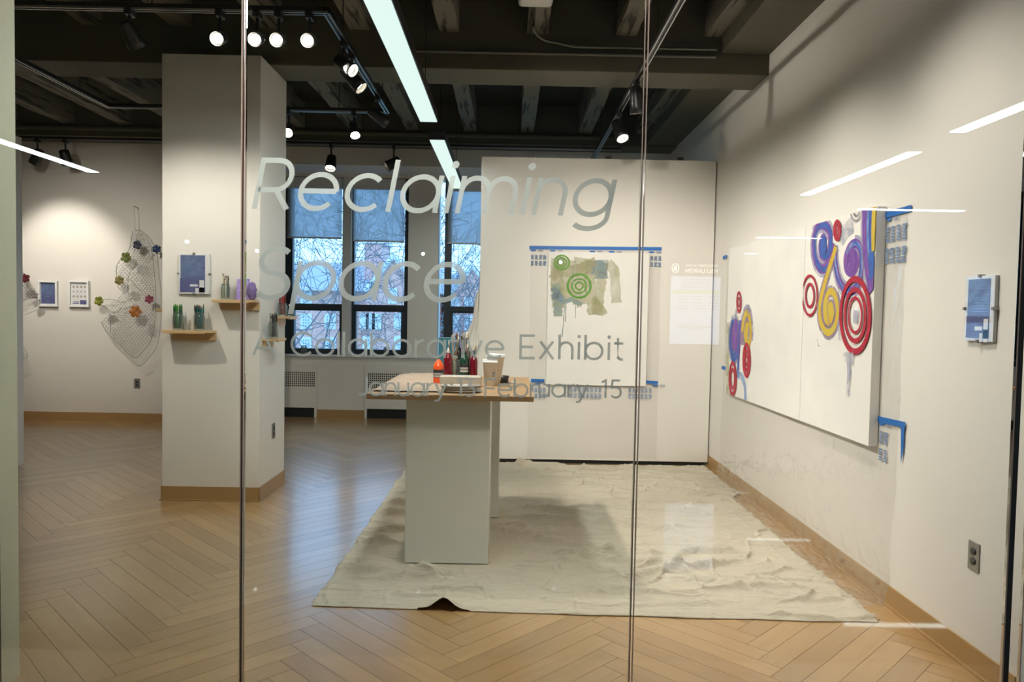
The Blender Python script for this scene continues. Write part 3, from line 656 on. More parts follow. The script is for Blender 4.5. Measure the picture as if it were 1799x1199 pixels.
def track(pts, z, lab, top=3.3):
    t = root('lighting_track', (pts[0][0], pts[0][1], z), lab, 'lighting track'); o = Vector(t.location)
    for i in range(len(pts)-1):
        a = MB(); p, q = Vector((*pts[i], z))-o, Vector((*pts[i+1], z))-o; d = (q-p).normalized(); n = Vector((-d.y, d.x, 0)); h = 0.018
        def bar(off0, off1, z0, z1, m):
            vs = []
            for e_ in (p-d*h, q+d*h): vs += [e_+n*off0+Vector((0, 0, z0)), e_+n*off1+Vector((0, 0, z0)), e_+n*off1+Vector((0, 0, z1)), e_+n*off0+Vector((0, 0, z1))]
            a.add(vs, [(0, 3, 2, 1), (4, 5, 6, 7), (0, 1, 5, 4), (1, 2, 6, 5), (2, 3, 7, 6), (3, 0, 4, 7)], m)
        bar(-h, h, 0.012, 0.035, M['black']); bar(-h, -h+0.008, 0, 0.012, M['alu']); bar(h-0.008, h, 0, 0.012, M['alu'])
        part('rail', a, t)
        L_ = (q-p).length; k = 0.4
        while k < L_:
            a = MB(); c = p+d*k; a.tube([c+Vector((0, 0, 0.03)), c+Vector((0, 0, top-z))], 0.004, M['black'], 6); part('hanger_rod', a, t); k += 1.4
    return t
Z1 = 3.0
track([(-6.6, 4.184), (-1.037, 4.184), (-1.037, 6.241), (-3.346, 6.241), (-3.346, 4.22)], Z1, 'rectangular black lighting track hung around the pillar', 3.69)
track([(0.863, 2.75), (0.863, 8.3)], Z1, 'straight black lighting track over the drop cloth', 3.69)
track([(-6.6, 8.38), (1.2, 8.38)], 3.19, 'black lighting track under the far girder by the windows', 3.26)

def track_head(loc, z, aim, lab, lit=True, L_=0.14, rad=0.042, drop=0.10, lamp=None):
    """loc: point on the track (x, y); aim: direction the can points"""
    t = root('track_spotlight', (loc[0], loc[1], z), lab, 'spotlight', 'track spotlights'); d = Vector(aim).normalized()
    a = MB(); a.box((-0.018, -0.035, -0.03), (0.018, 0.035, 0.012), M['black'], 0.004); part('adapter', a, t)
    a = MB(); a.tube([(0, 0, -0.02), (0, 0, -drop)], 0.009, M['black'], 10); part('stem', a, t)
    q = d.to_track_quat('Z', 'Y').to_matrix().to_4x4(); c0 = Vector((0, 0, -drop-0.01)); X = Matrix.Translation(c0 - d*L_*0.45) @ q
    a = MB(); a.lathe([(0.0, 0), (rad*0.55, 0.0), (rad*0.85, 0.012), (rad*0.9, L_*0.35), (rad, L_*0.75), (rad*1.06, L_), (rad*0.97, L_), (rad*0.90, L_*0.80), (rad*0.5, L_*0.72)], M['black'], 24, X)
    part('lamp_can', a, t)
    a = MB(); a.lathe([(rad*0.96, L_*0.985), (rad*0.9, L_*0.86), (rad*0.7, L_*0.8)], M['reflector'], 24, X)
    a.add([X @ Vector((rad*0.72*math.cos(k*PI/12), rad*0.72*math.sin(k*PI/12), L_*0.84)) for k in range(24)], [tuple(range(24))], M['lamp' if lit else 'lamp_dim'])
    part('lens', a, t)
    if lamp:
        p = Vector(t.location)+c0+d*(L_*0.62)
        spot('track_beam', p, p+d, *lamp)
    return t
def bar_at(px, z, Y):   # x on the bar seen above pixel column px
    return onY(px, 60, Y).x
Y1 = 4.184
yb = Y1
h1 = [(383, 'leftmost lit spotlight on the near track bar, glaring toward the glass'), (449, 'lit spotlight just right of the left glass joint'),
      (487, 'third lit spotlight on the near bar, glaring toward the glass'), (541, 'lit spotlight near the right corner of the near bar')]
for px, lab in h1:
    P = onY(px, 72, yb-0.03); track_head((P.x, yb), Z1, (0.10, -1, -0.42), lab, True, 0.13, 0.038, 0.13, (7, 70, 0.9))
P = onY(228, 60, yb); track_head((P.x, yb), Z1, (0.25, 1.0, -1.1), 'dark spotlight aimed at the pillar from the near bar, left of it', True, 0.15, 0.045, 0.11)
P = onX(600, 105, -1.037)
track_head((-1.037, 4.62), Z1, (0.85, -0.35, -0.6), 'pair spotlight, nearer one, on the right side rail of the rectangular track', True, 0.15, 0.042, 0.12)
track_head((-1.037, 4.84), Z1, (0.75, -0.1, -0.8), 'black spotlight pointing down right beside the linear light', True, 0.18, 0.045, 0.13)
track_head((-1.037, 5.78), Z1, (0.9, 0.25, -0.6), 'unlit looking spotlight near the far corner of the rectangular track', False, 0.17, 0.042, 0.13)
P = onY(622, 215, 6.241); track_head((P.x, 6.241), Z1, (0.30, -0.65, -1.0), 'lit spotlight on the far bar of the rectangular track', True, 0.15, 0.042, 0.12)
P = onY(508, 215, 6.241); track_head((P.x, 6.241), Z1, (0.1, -1, -0.7), 'bright spotlight peeking out from behind the pillar', True, 0.12, 0.042, 0.14)
for px, a_, lit, lab in ((582, (0, -0.8, -1.6), True, 'bright spotlight hanging in front of the left window bay'), (692, (-0.9, -0.3, -0.6), False, 'unlit black spotlight hanging above the second roller blind'),
                    (66, (-0.6, 0.3, -0.9), False, 'black spotlight at far left above the framed prints'), (115, (0.1, 0.5, -1.2), False, 'black spotlight above the two framed prints, right of its neighbour')):
    P = onY(px, 262, 8.38); track_head((P.x, 8.38), 3.19, a_, lab, lit, 0.17, 0.06, 0.17)
yh = 0.863/( (1107-899.5)/F_PX+0.0047); track_head((0.863, yh), Z1, (0.1, 0.15, -1), 'black downward spotlight on the right track beside the glass joint', False, 0.19, 0.045, 0.10)
yh = 0.863/((1079-899.5)/F_PX+0.0047); track_head((0.863, yh), Z1, (0.25, -0.5, -0.9), 'lit spotlight farther along the right track near the panel', True, 0.19, 0.05, 0.12)

# wireless access point and conduits
P = onY(941, 14, 4.75)
t = root('access_point', (P.x, 4.75, 3.385), 'white rounded wireless access point under a ceiling joist', 'access point')
a = MB(); a.box((-0.11, -0.11, -0.06), (0.11, 0.11, -0.002), M['white'], 0.027); o = part('housing', a, t)
for p_ in o.data.polygons: p_.use_smooth = True
a = MB(); a.tube([(0, -0.108, -0.044), (0, -0.113, -0.044)], 0.004, M['led'], 8); part('status_light', a, t)
t = root('conduit', (P.x, 4.9, 3.38), 'thin metal conduit bending from the access point along the girder', 'conduit'); o = Vector(t.location)
a = MB(); pts = [Vector((P.x, 4.88, 3.36)), Vector((P.x, 5.22, 3.36))]
for k in range(9): q = k*PI/16; pts.append(Vector((P.x+0.15*(1-math.cos(q)), 5.22+0.15*math.sin(q), 3.36-0.06*math.sin(q))))
pts += [Vector((P.x+0.3, 5.40, 3.28)), Vector((1.45, 5.40, 3.28))]
a.tube([p-o for p in pts], 0.011, M['conduit'], 10); part('pipe', a, t)
a = MB(); a.tube([Vector((-0.9, 5.42, 3.235))-o, Vector((1.45, 5.42, 3.235))-o], 0.014, M['conduit'], 10); part('pipe', a, t)
t = root('conduit', (-5, 8.38, 3.33), 'dark pipe run along the far girder under the joist ends', 'conduit')
a = MB(); a.tube([(-2.4, 0, 0), (6.3, 0, 0)], 0.028, M['beam'], 10); part('pipe', a, t)

# ================================================================== OUTLETS
def outlet(loc, rz, s, lab, mat, cat='outlet'):
    t = root('power_outlet', loc, lab, cat, None, rz)
    a = MB(); a.box((-0.035*s, -0.005, -0.057*s), (0.035*s, 0, 0.057*s), mat, 0.002); part('cover_plate', a, t)
    for k in (-1, 1):
        a = MB(); z = k*0.0195*s
        a.lathe([(0, 0), (0.0165*s, 0), (0.0165*s, 0.003), (0, 0.003)], M['label_black'], 20, Matrix.Translation((0, -0.005, z)) @ Matrix.Rotation(PI/2, 4, 'X'), sy=0.86)
        r_ = part('receptacle', a, t)
        a = MB()
        for sx in (-1, 1): a.box((sx*0.006*s-0.0012, -0.0088, z), (sx*0.006*s+0.0012, -0.0079, z+0.008*s), M['steel'])
        part('slot', a, r_)
P = onX(1712, 978, XW); outlet((XW, P.y, P.z), -PI/2, 1.0, 'grey duplex outlet low on the right wall', M['steel'])
P = onX(480, 757, XC1); outlet((XC1, P.y, P.z), PI/2, 1.0, 'duplex outlet with bright plate on the side of the pillar', M['alu'])
P = onY(241, 674, YB); outlet((P.x, YB, P.z), 0, 1.0, 'grey duplex outlet on the back wall below the wire net', M['steel'])

# ================================================================== PICTURES
def poster_frame(name, W, H_, loc, rz, lab, style):
    t = root(name, loc, lab, 'framed print', None, rz)
    if style == 'clip':
        a = MB(); a.box((-W/2, -0.016, -H_/2), (W/2, 0, H_/2), M['paper'], 0.002); part('backing_board', a, t)
        a = MB(); x0, x1 = -W/2+0.012, W/2*0.72; z0, z1 = -H_/2+0.012, H_/2-0.012; zm = z0+(z1-z0)*0.37; y = -0.0175
        a.box((x0+0.004, y, zm), (x1, -0.0155, z1), M['poster_sky']); a.box((x0, y, z0), (x1, -0.0155, zm), M['poster_blue'])
        for k in range(9): zz = zm+(z1-zm)*(0.12+0.075*k); a.box((x0+0.03, y-0.0006, zz), (x0+0.03+(x1-x0)*(0.75-0.1*(k % 3)), y, zz+0.003), M['p_lblue'])
        a.box((x0+(x1-x0)*0.40, y-0.0008, zm-0.055), (x0+(x1-x0)*0.72, y, zm-0.040), M['paper']); a.box((x0+(x1-x0)*0.62, y-0.0008, zm-0.10), (x0+(x1-x0)*0.75, y, zm-0.065), M['paper'])
        a.box((x0+(x1-x0)*0.78, y-0.0008, zm-0.10), (x0+(x1-x0)*0.97, y, zm-0.01), M['paper']); a.box((x0+(x1-x0)*0.78, y-0.0008, z0), (x0+(x1-x0)*0.97, y, z0+0.035), M['paper'])
        part('poster', a, t, 'indigo and blue printed poster')
        a = MB(); a.box((-W/2, -0.0215, -H_/2), (W/2, -0.0195, H_/2), M['picglass']); part('glazing', a, t)
        for (x, z) in ((-W/2, 0), (W/2, 0), (0, H_/2), (0, -H_/2)):
            a = MB(); a.box((x-0.006, -0.024, z-0.006), (x+0.006, -0.001, z+0.006), M['steel']); part('clip', a, t)
    else:
        fw_ = 0.022; a = MB()
        for lo, hi in (((-W/2, -H_/2), (W/2, -H_/2+fw_)), ((-W/2, H_/2-fw_), (W/2, H_/2)), ((-W/2, -H_/2+fw_), (-W/2+fw_, H_/2-fw_)), ((W/2-fw_, -H_/2+fw_), (W/2, H_/2-fw_))):
            a.box((lo[0], -0.035, lo[1]), (hi[0], 0, hi[1]), M['white'])
        part('frame', a, t, bevel=0.002)
        a = MB(); a.box((-W/2+fw_, -0.012, -H_/2+fw_), (W/2-fw_, -0.003, H_/2-fw_), M['paper'])
        iw, ih = W/2-fw_, H_/2-fw_
        if style == 'blue':
            a.box((-iw+0.004, -0.013, -ih+0.012), (iw-0.004, -0.012, ih-0.006), M['poster_sky'])
            a.box((-iw+0.004, -0.0134, -ih+0.012), (iw-0.004, -0.013, -ih*0.2), M['poster_blue'])
            for k in range(4): a.box((-iw*0.5, -0.0140, ih*0.4-k*0.03), (iw*0.2, -0.0134, ih*0.4-k*0.03+0.004), M['p_lblue'])
        else:
            for r_ in range(3):
                for c_ in range(4):
                    X = Matrix.Translation((-iw*0.68+c_*iw*0.46, -0.0125, ih*0.62-r_*ih*0.42)) @ Matrix.Rotation(PI/2, 4, 'X'); s_ = iw*(0.15 if r_ != 1 else 0.11)
                    vs = [X @ Vector((s_*math.cos(q*PI/3), s_*math.sin(q*PI/3), 0)) for q in range(6)]; a.add(vs, [tuple(range(6))], M['c_gy'])
            a.box((iw*0.1, -0.0132, -ih*0.92), (iw*0.92, -0.012, -ih*0.55), M['poster_blue']); a.box((-iw*0.8, -0.0132, -ih*0.88), (-iw*0.02, -0.012, -ih*0.78), M['poster_blue'])
            a.box((-iw*0.7, -0.0132, -ih*0.72), (-iw*0.02, -0.012, -ih*0.66), M['poster_sky'])
        part('print', a, t)
        a = MB(); a.box((-W/2+fw_, -0.028, -H_/2+fw_), (W/2-fw_, -0.026, H_/2-fw_), M['picglass']); part('glazing', a, t)
    return t
def rect_on_Y(x0, y0, x1, y1, Y):
    a = onY(x0, (y0+y1)/2, Y); b_ = onY(x1, (y0+y1)/2, Y); c = onY((x0+x1)/2, y0, Y); d = onY((x0+x1)/2, y1, Y)
    return (a.x+b_.x)/2, (c.z+d.z)/2, b_.x-a.x, c.z-d.z
x, z, W_, H_ = rect_on_Y(315, 446, 369.5, 517, YC0); poster_frame('framed_poster', W_, H_, (x, YC0, z), 0, 'blue poster under glass on the front of the pillar', 'clip')
a0 = onX(1755, 543, XW); b0 = onX(1702, 543, XW); zt_ = onX(1728, 484.5, XW-0.02).z; zb_ = onX(1728, 600.5, XW-0.02).z
poster_frame('framed_poster', abs(a0.y-b0.y)*0.96, zt_-zb_, (XW, (a0.y+b0.y)/2, (zt_+zb_)/2), -PI/2, 'blue poster under glass on the right wall above the outlet', 'clip')
x, z, W_, H_ = rect_on_Y(69.5, 493.5, 103, 539, YB); poster_frame('framed_print', W_, H_, (x, YB, z), 0, 'small white framed blue print on the back wall, left one', 'blue')
x, z, W_, H_ = rect_on_Y(122.5, 493.5, 158, 540, YB); poster_frame('framed_print', W_, H_, (x, YB, z), 0, 'small white framed print with rows of little grey shapes', 'grid')

# ---------- painted canvases on the right wall
XF = 1.80
def cvs(y0, y1, z0, z1, lab, strokes, nm='painted_canvas'):
    """stretched canvas against the right wall, its face at XF; strokes: (kind, material, width, points in crop pixels)"""
    t = root(nm, (XW, (y0+y1)/2, z0), lab, 'painting'); o = Vector(t.location)
    a = MB(); a.box((XF-o.x, y0-o.y, 0), (-0.004, y1-o.y, z1-z0), M['canvas'], 0.002); lay = 0
    for (mt, wd, pts) in strokes:
        lay += 1
        P = [onX(1250+p[0]/2.305, 320+p[1]/2.305, XF) for p in pts]; p2 = [(q.y, q.z) for q in P]
        if wd == 'fill': vs, fs = p2, [tuple(range(len(p2)))]
        else: vs, fs = ribbon(p2, wd)
        vs = [(min(max(v[0], y0+0.002), y1-0.002), min(max(v[1], z0+0.002), z1-0.002)) for v in vs]
        a.add([(XF-0.0004-0.00025*lay-o.x, v[0]-o.y, v[1]-o.z) for v in vs], fs, M[mt])
    part('canvas', a, t); return t
def spiral(cx, cy, rx, ry, a0, a1, shrink, n=60):
    out = []
    for i in range(n+1):
        f = i/n; k = 1-(1-shrink)*f; an = R(a0+(a1-a0)*f); out.append((cx+rx*k*math.cos(an), cy+ry*k*math.sin(an)))
    return out
def ell(cx, cy, rx, ry, n=48): return [(cx+rx*math.cos(2*PI*i/n), cy+ry*math.sin(2*PI*i/n)) for i in range(n)]+[(cx+rx, cy)]
def smooth(pts, n=8):
    out = []
    for i in range(len(pts)-1):
        p0, p1, p2, p3 = pts[max(i-1, 0)], pts[i], pts[i+1], pts[min(i+2, len(pts)-1)]
        for k in range(n):
            t_ = k/n; q = []
            for d in range(2):
                q.append(0.5*((2*p1[d])+(-p0[d]+p2[d])*t_+(2*p0[d]-5*p1[d]+4*p2[d]-p3[d])*t_**2+(-p0[d]+3*p1[d]-3*p2[d]+p3[d])*t_**3))
            out.append(tuple(q))
    out.append(pts[-1]); return out
# right canvas
YA, YBc, YCc = 3.675, 4.557, 6.137
ZB0, ZB1 = onX(1531, 787, XF).z, onX(1534, 364.5, XF).z
sL1 = smooth([(497, 250), (480, 320), (450, 352), (424, 322), (414, 255), (425, 190), (455, 172), (480, 205), (480, 262), (464, 300), (447, 292), (442, 255), (452, 228), (462, 245)])
sU = smooth([(500, 262), (503, 330), (518, 400), (548, 440), (585, 430), (607, 370), (608, 290), (590, 250), (562, 262), (545, 310), (550, 355), (575, 365), (590, 325), (576, 290), (563, 318), (572, 335)])
sY = smooth([(506, 262), (482, 340), (458, 420), (440, 500), (445, 570), (472, 610), (500, 585), (512, 520), (500, 455), (478, 445), (462, 490), (462, 545), (478, 568), (492, 535), (486, 500), (474, 512), (476, 535)])
def R2(cx, cy, lst): return [('p_red', w_, ell(cx, cy, a, b)) for (a, b, w_) in lst]
right_str = ([('p_lav', 0.10, sL1[:60]), ('p_lav', 0.088, sU[:60]), ('p_lav', 0.085, sY[:64])] +
    [('p_purple', 0.058, sL1), ('p_blue', 0.030, [(x+4, y+2) for x, y in sL1[8:]]), ('p_blue', 0.026, sL1[60:])] +
    [('p_purple', 0.050, sU), ('p_lblue', 0.022, sU[4:70]), ('p_blue', 0.012, [(x-4, y-4) for x, y in sU[10:60]])] +
    [('p_mauve', 0.066, sY[6:]), ('p_yellow', 0.040, sY)] +
    [('p_yellow', 'fill', ell(477, 520, 13, 42)), ('p_purple', 'fill', ell(572, 320, 15, 45)), ('p_blue', 'fill', ell(456, 262, 13, 38))] +
    [('p_mauve', 0.010, smooth([(484, 480), (472, 500), (480, 575), (500, 560), (506, 510)]))] +
    [('p_lav', 0.09, smooth([(575, 170), (545, 200), (525, 235)]))] +
    [('p_black', 0.012, ell(588, 100, 24, 58)), ('p_black', 0.014, ell(590, 98, 14, 40))] +
    [('p_lav', 0.13, smooth([(634, 100), (632, 200), (640, 330), (654, 430)])), ('p_purple', 0.07, smooth([(628, 100), (628, 200), (636, 330), (654, 445)])),
     ('p_blue', 0.06, smooth([(648, 100), (644, 200), (648, 290), (657, 390)])), ('p_lblue', 0.02, smooth([(640, 100), (636, 200), (642, 300)])), ('p_yellow', 0.045, smooth([(664, 100), (661, 200), (662, 280)]))] +
    R2(513, 196, [(13, 37, 0.020), (7, 21, 0.014)]) + [('p_red', 'fill', ell(513, 197, 3, 8))] + R2(402, 460, [(30, 80, 0.016), (17, 46, 0.018)]) +
    R2(587, 540, [(59, 147, 0.032), (42, 104, 0.026), (27, 70, 0.017)]) +
    [('p_lav', 0.035, [(560, 690), (562, 780), (557, 865)]), ('p_lav', 0.02, [(578, 690), (574, 740)]), ('p_lav', 0.02, [(546, 690), (545, 730)]), ('p_lav', 0.02, [(520, 560), (524, 640)]),
     ('p_lav', 0.006, smooth([(435, 635), (437, 660), (445, 664)])), ('p_lav', 0.05, [(592, 520), (588, 570)])])
cvs(YA, YBc-0.002, ZB0, ZB1, 'nearer large canvas on the right wall with big crimson rings and yellow spiral', right_str)
bl = smooth([(92, 560), (80, 600), (78, 670), (90, 712), (106, 680), (108, 610), (97, 570), (86, 610), (86, 655), (95, 668), (99, 630)])
yl = smooth([(124, 660), (126, 590), (136, 540), (150, 535), (158, 590), (156, 640), (146, 655), (136, 620), (142, 580), (150, 590)])
left_str = ([('p_lav', 0.13, bl[:50]), ('p_lav', 0.13, yl[:40]), ('p_blue', 0.075, bl), ('p_purple', 0.06, bl[30:]), ('p_purple', 'fill', ell(93, 635, 9, 52)), ('p_mauve', 0.075, yl), ('p_yellow', 0.05, [(x+1, y) for x, y in yl[6:]]),
    ('p_yellow', 'fill', ell(143, 612, 6, 26)), ('p_blue', 0.045, smooth([(116, 560), (112, 650), (110, 720), (107, 790)])), ('p_purple', 0.02, smooth([(119, 560), (115, 650), (113, 720)])),
    ('p_lblue', 0.055, smooth([(106, 780), (124, 790), (136, 830), (139, 893)])), ('p_olive', 0.08, [(67, 570), (66, 700), (66, 860)]), ('p_lav', 0.1, [(95, 530), (100, 548)]), ('p_lav', 0.07, [(150, 505), (154, 530)]),
    ('p_olive', 0.012, [(70, 860), (98, 850)])] +
    R2(113, 487, [(9, 38, 0.026), (4, 18, 0.016)]) + R2(144, 722, [(14, 62, 0.034), (9, 40, 0.028), (4.5, 20, 0.02)]) + R2(88, 797, [(14, 63, 0.034), (8, 38, 0.028)]))
cvs(YBc+0.002, YCc, ZB0, ZB1, 'farther wide canvas on the right wall with small spirals at its left end', left_str)

# ---------- green painting on the display panel
YPF = YP-0.035
def c8(x, y, Y): return onY(860+x/3.33, 400+y/3.33, Y)
TLp = c8(345, 140, YPF); BRp = c8(915, 930, YPF)
t = root('painted_canvas', ((TLp.x+BRp.x)/2, YP, BRp.z), 'unfinished painting with two green ring targets over olive and slate washes on the panel', 'painting'); o = Vector(t.location)
a = MB(); a.box((TLp.x-o.x, YPF-YP, 0), (BRp.x-o.x, -0.006, TLp.z-o.z), M['canvas'], 0.002); lay = 0
rs = random.Random(5)
def wash(mt, wd, pts):
    global lay
    lay += 1; P = [c8(p[0], p[1], YPF) for p in pts]; n = 7; q = []
    for i in range(len(P)-1):
        for k in range(n): f = k/n; q.append((P[i].x*(1-f)+P[i+1].x*f, P[i].z*(1-f)+P[i+1].z*f))
    q.append((P[-1].x, P[-1].z)); wl = [wd*rs.uniform(0.82, 1.12) for _ in q]
    vs, fs = ribbon(q, wl); a.add([(v[0]-o.x, YPF-YP-0.0003-0.0002*lay, v[1]-o.z) for v in vs], fs, M[mt])
K = 6.7/F_PX/3.33
for mt, wpx, pts in [('p_olive', 75, [(400, 180), (395, 300), (400, 470)]), ('p_olive', 80, [(470, 190), (440, 330), (450, 430)]), ('p_olive', 90, [(545, 180), (520, 330), (525, 450)]), ('p_olive', 70, [(600, 190), (585, 330), (610, 510)]),
    ('p_olive', 60, [(660, 260), (645, 400), (625, 512)]), ('p_teal', 52, [(385, 330), (400, 430), (400, 520)]), ('p_washblue', 40, [(370, 350), (395, 380), (425, 420)]), ('p_washblue', 34, [(360, 410), (400, 395), (430, 440)]),
    ('p_washblue', 75, [(590, 240), (640, 235), (690, 245)]), ('p_teal', 80, [(650, 190), (655, 300)]), ('p_olive', 58, [(690, 205), (730, 250), (742, 440)]), ('p_olive', 40, [(600, 420), (640, 450), (675, 510)]), ('p_olive', 70, [(380, 235), (480, 260), (600, 225)]),
    ('p_olive', 50, [(420, 170), (395, 240), (370, 300)]), ('p_teal', 30, [(430, 440), (480, 420), (540, 455)]), ('p_olive', 50, [(520, 250), (560, 215), (620, 200)]),
    ('p_teal', 6, [(447, 450), (443, 552)]), ('p_teal', 5, [(440, 450), (425, 640)]), ('p_teal', 4, [(503, 450), (503, 530)]), ('p_teal', 6, [(515, 440), (514, 470)])]:
    wash(mt, wpx*K, pts)
for cx, cy, rings in ((422, 205, ((44, 41, 9), (28, 27, 8), (12, 12, 6))), (524, 342, ((67, 68, 12), (42, 42, 8), (22, 22, 8)))):
    for rx, ry, wpx in rings:
        lay += 1; q = [c8(p[0], p[1], YPF) for p in ell(cx, cy, rx, ry)]; vs, fs = ribbon([(p.x, p.z) for p in q], wpx*K)
        a.add([(v[0]-o.x, YPF-YP-0.0003-0.0002*lay, v[1]-o.z) for v in vs], fs, M['p_green'])
part('canvas', a, t)

# ---------- masking film (blue tape + clear plastic)
def prints(mb, P0, ex, ez, cols, rows, cw, rh, nrm, rr):
    """little printed blocks of text lines"""
    for r_ in range(rows):
        for c_ in range(cols):
            for k in range(5):
                x0 = c_*cw+rr.uniform(0, cw*0.1); ww = cw*rr.uniform(0.55, 0.78); z0 = -r_*rh-k*rh*0.15; hh = rh*0.10
                vs = [P0+ex*x0+ez*z0, P0+ex*(x0+ww)+ez*z0, P0+ex*(x0+ww)+ez*(z0-hh), P0+ex*x0+ez*(z0-hh)]; mb.add([v+nrm*0.0006 for v in vs], [(0, 1, 2, 3)], M['print'])
rp = random.Random(9)
# film on the panel
yf = YP-0.0025
t = root('masking_film', (c8(620, 100, yf).x, YP, 0.06), 'clear masking film hung from blue tape behind the painting on the panel', 'plastic film'); o = Vector(t.location)
fx0, fx1 = c8(238, 300, yf).x, c8(1000, 300, yf).x; ztp = c8(600, 112, yf).z
a = MB(); nx, nz_ = 40, 60; vs = []
for j in range(nz_+1):
    for i in range(nx+1):
        x = fx0+(fx1-fx0)*i/nx; z = 0.06+(ztp-0.06)*j/nz_; amp = 0.012*(1-j/nz_)+0.001
        y = yf-abs(noise.noise(Vector((x*5+z*1.5, z*1.2, 3))))*amp*1.6-0.0003
        if TLp.x-0.02 < x < BRp.x+0.02 and z > BRp.z-0.02: y = yf
        vs.append((x+0.01*noise.noise(Vector((z*2, 1, i*0.01)))-o.x, y-o.y, z-o.z))
a.add(vs, [(j*(nx+1)+i, j*(nx+1)+i+1, (j+1)*(nx+1)+i+1, (j+1)*(nx+1)+i) for j in range(nz_) for i in range(nx)], M['film'], True)
part('plastic_sheet', a, t)
def tape_strip(A, B, h, nrm, par, org):
    a = MB(); ez = Vector((0, 0, h)); vs = [A-org, B-org, B-org-ez, A-org-ez]; k = nrm*0.0012
    a.add([*vs, *[v+k for v in vs]], [(0, 1, 2, 3), (4, 7, 6, 5), (0, 4, 5, 1), (1, 5, 6, 2), (2, 6, 7, 3), (3, 7, 4, 0)], M['tape']); part('tape_strip', a, par, 'blue adhesive tape')
NY = Vector((0, -1, 0)); ytp = yf-0.003
tape_strip(c8(233, 107, ytp), c8(1007, 115, ytp), 0.030, NY, t, o)
tape_strip(c8(243, 886, ytp-0.02), c8(321, 888, ytp-0.02), 0.026, NY, t, o); tape_strip(c8(909, 895, ytp-0.02), c8(985, 900, ytp-0.02), 0.026, NY, t, o)
a = MB(); ex, ez = Vector((1, 0, 0)), Vector((0, 0, 1))
for (x, y, cl, rw, dz) in ((242, 160, 4, 2, 0.002), (940, 168, 3, 2, 0.002), (240, 938, 4, 2, 0.022), (470, 935, 8, 2, 0.022), (812, 940, 6, 2, 0.022)):
    prints(a, c8(x, y, ytp-dz)-o, ex, ez, cl, rw, 24*K, 36*K, NY, rp)
for (x, y) in ((236, 134), (350, 136), (582, 140), (695, 142), (928, 144), (262, 915), (950, 925)):
    dz = 0.001 if y < 800 else 0.021; P = c8(x, y, ytp-dz)-o
    vs = [P+Vector((0.022*1.3*math.cos(q*PI/6)+0.03, -0.0006, 0.008*math.sin(q*PI/6))) for q in range(12)]; a.add(vs, [tuple(range(12))], M['tape'])
    for k in range(3): p = P+Vector((0.075, -0.0006, 0.008-k*0.007)); a.add([p, p+ex*0.045, p+ex*0.045-ez*0.003, p-ez*0.003], [(0, 1, 2, 3)], M['print'])
part('printed_marks', a, t)
# film on the right wall: hangs behind the canvases, spills over the baseboard on to the floor
xf = XW-0.0022
yN = onX(1590, 500, xf).y; yFr = 6.35; ztop = onX(1590, 372, xf).z
t = root('masking_film', (XW, (yN+yFr)/2, 0.0), 'clear masking film taped to the right wall behind the canvases, spilling onto the floor', 'plastic film'); o = Vector(t.location)
fcr = []
for k in range(46):
    y_ = rp.uniform(yN, yFr); z_ = rp.uniform(0.15, 0.85) if k < 34 else rp.uniform(0.5, 1.7); an_ = rp.gauss(PI/2, 0.55); L__ = rp.uniform(0.12, 0.5)
    fcr.append((y_, z_, y_+L__*math.cos(an_), z_+L__*math.sin(an_), rp.uniform(0.002, 0.006)*(1 if z_ < 0.9 else 0.4), rp.uniform(0.008, 0.016)))
def crease(y, z):
    s_ = 0
    for (a0, b0, a1, b1, h, w_) in fcr:
        dx, dy = a1-a0, b1-b0; t_ = ((y-a0)*dx+(z-b0)*dy)/(dx*dx+dy*dy)
        if 0 < t_ < 1:
            d = abs(math.hypot(y-a0-dx*t_, z-b0-dy*t_)+0.012*math.sin(t_*5))
            if d < w_*3: s_ += h*math.exp(-(d/w_)**2)*math.sin(PI*t_)
    return s_
def film_pt(u, v):
    """u 0..1 from near to far; v metres along the sheet from the floor end upwards"""
    y = yN+(yFr-yN)*u
    tail = 0.13+0.05*noise.noise(Vector((u*4, 0, 0)))
    if v < tail: x = XW-0.035-(tail-v); z = 0.006+0.02*abs(noise.noise(Vector((u*22, v*20, 0))))+0.01*abs(noise.noise(Vector((u*60, v*30, 5))))
    elif v < tail+0.14: k = (v-tail)/0.14; x = XW-0.035+0.022*k-0.02*abs(noise.noise(Vector((u*20, v*8, 2)))); z = 0.01+0.135*k
    else:
        z = 0.145+(v-tail-0.14); k = max(0, 1-(z-0.145)/0.75); x = XW-0.0035-0.009*k-0.022*k*abs(noise.noise(Vector((u*9+z*2, z*3-u*3, 7))))-0.004*abs(noise.noise(Vector((u*30+z*3, z*2, 4))))*(1 if z < ztop-0.06 else 0)
        if YA-0.02 < y < YCc+0.02 and ZB0-0.02 < z < ZB1+0.02: return Vector((y and XW-0.0018, y, z))
        if z < 0.5 and u < 0.35: x -= 0.03*(1-z/0.5)*abs(noise.noise(Vector((u*14-z*4, z*5, 9))))
    x -= crease(y, z) if v > tail+0.14 else 0
    if u < 0.02: y += 0.012*noise.noise(Vector((0, v*5, 1)))
    return Vector((x, y, z))
a = MB(); nu, nv = 230, 170; vtot = ztop-0.145+0.27; vs = [film_pt(i/nu, vtot*j/nv)-o for j in range(nv+1) for i in range(nu+1)]
a.add(vs, [(j*(nu+1)+i, j*(nu+1)+i+1, (j+1)*(nu+1)+i+1, (j+1)*(nu+1)+i) for j in range(nv) for i in range(nu)], M['film'], True)
part('plastic_sheet', a, t)
NX = Vector((-1, 0, 0)); xt = XW-0.008
def tape_y(px0, py0, px1, py1, h): tape_strip(onX(px0, py0, xt), onX(px1, py1, xt), h, NX, t, o)
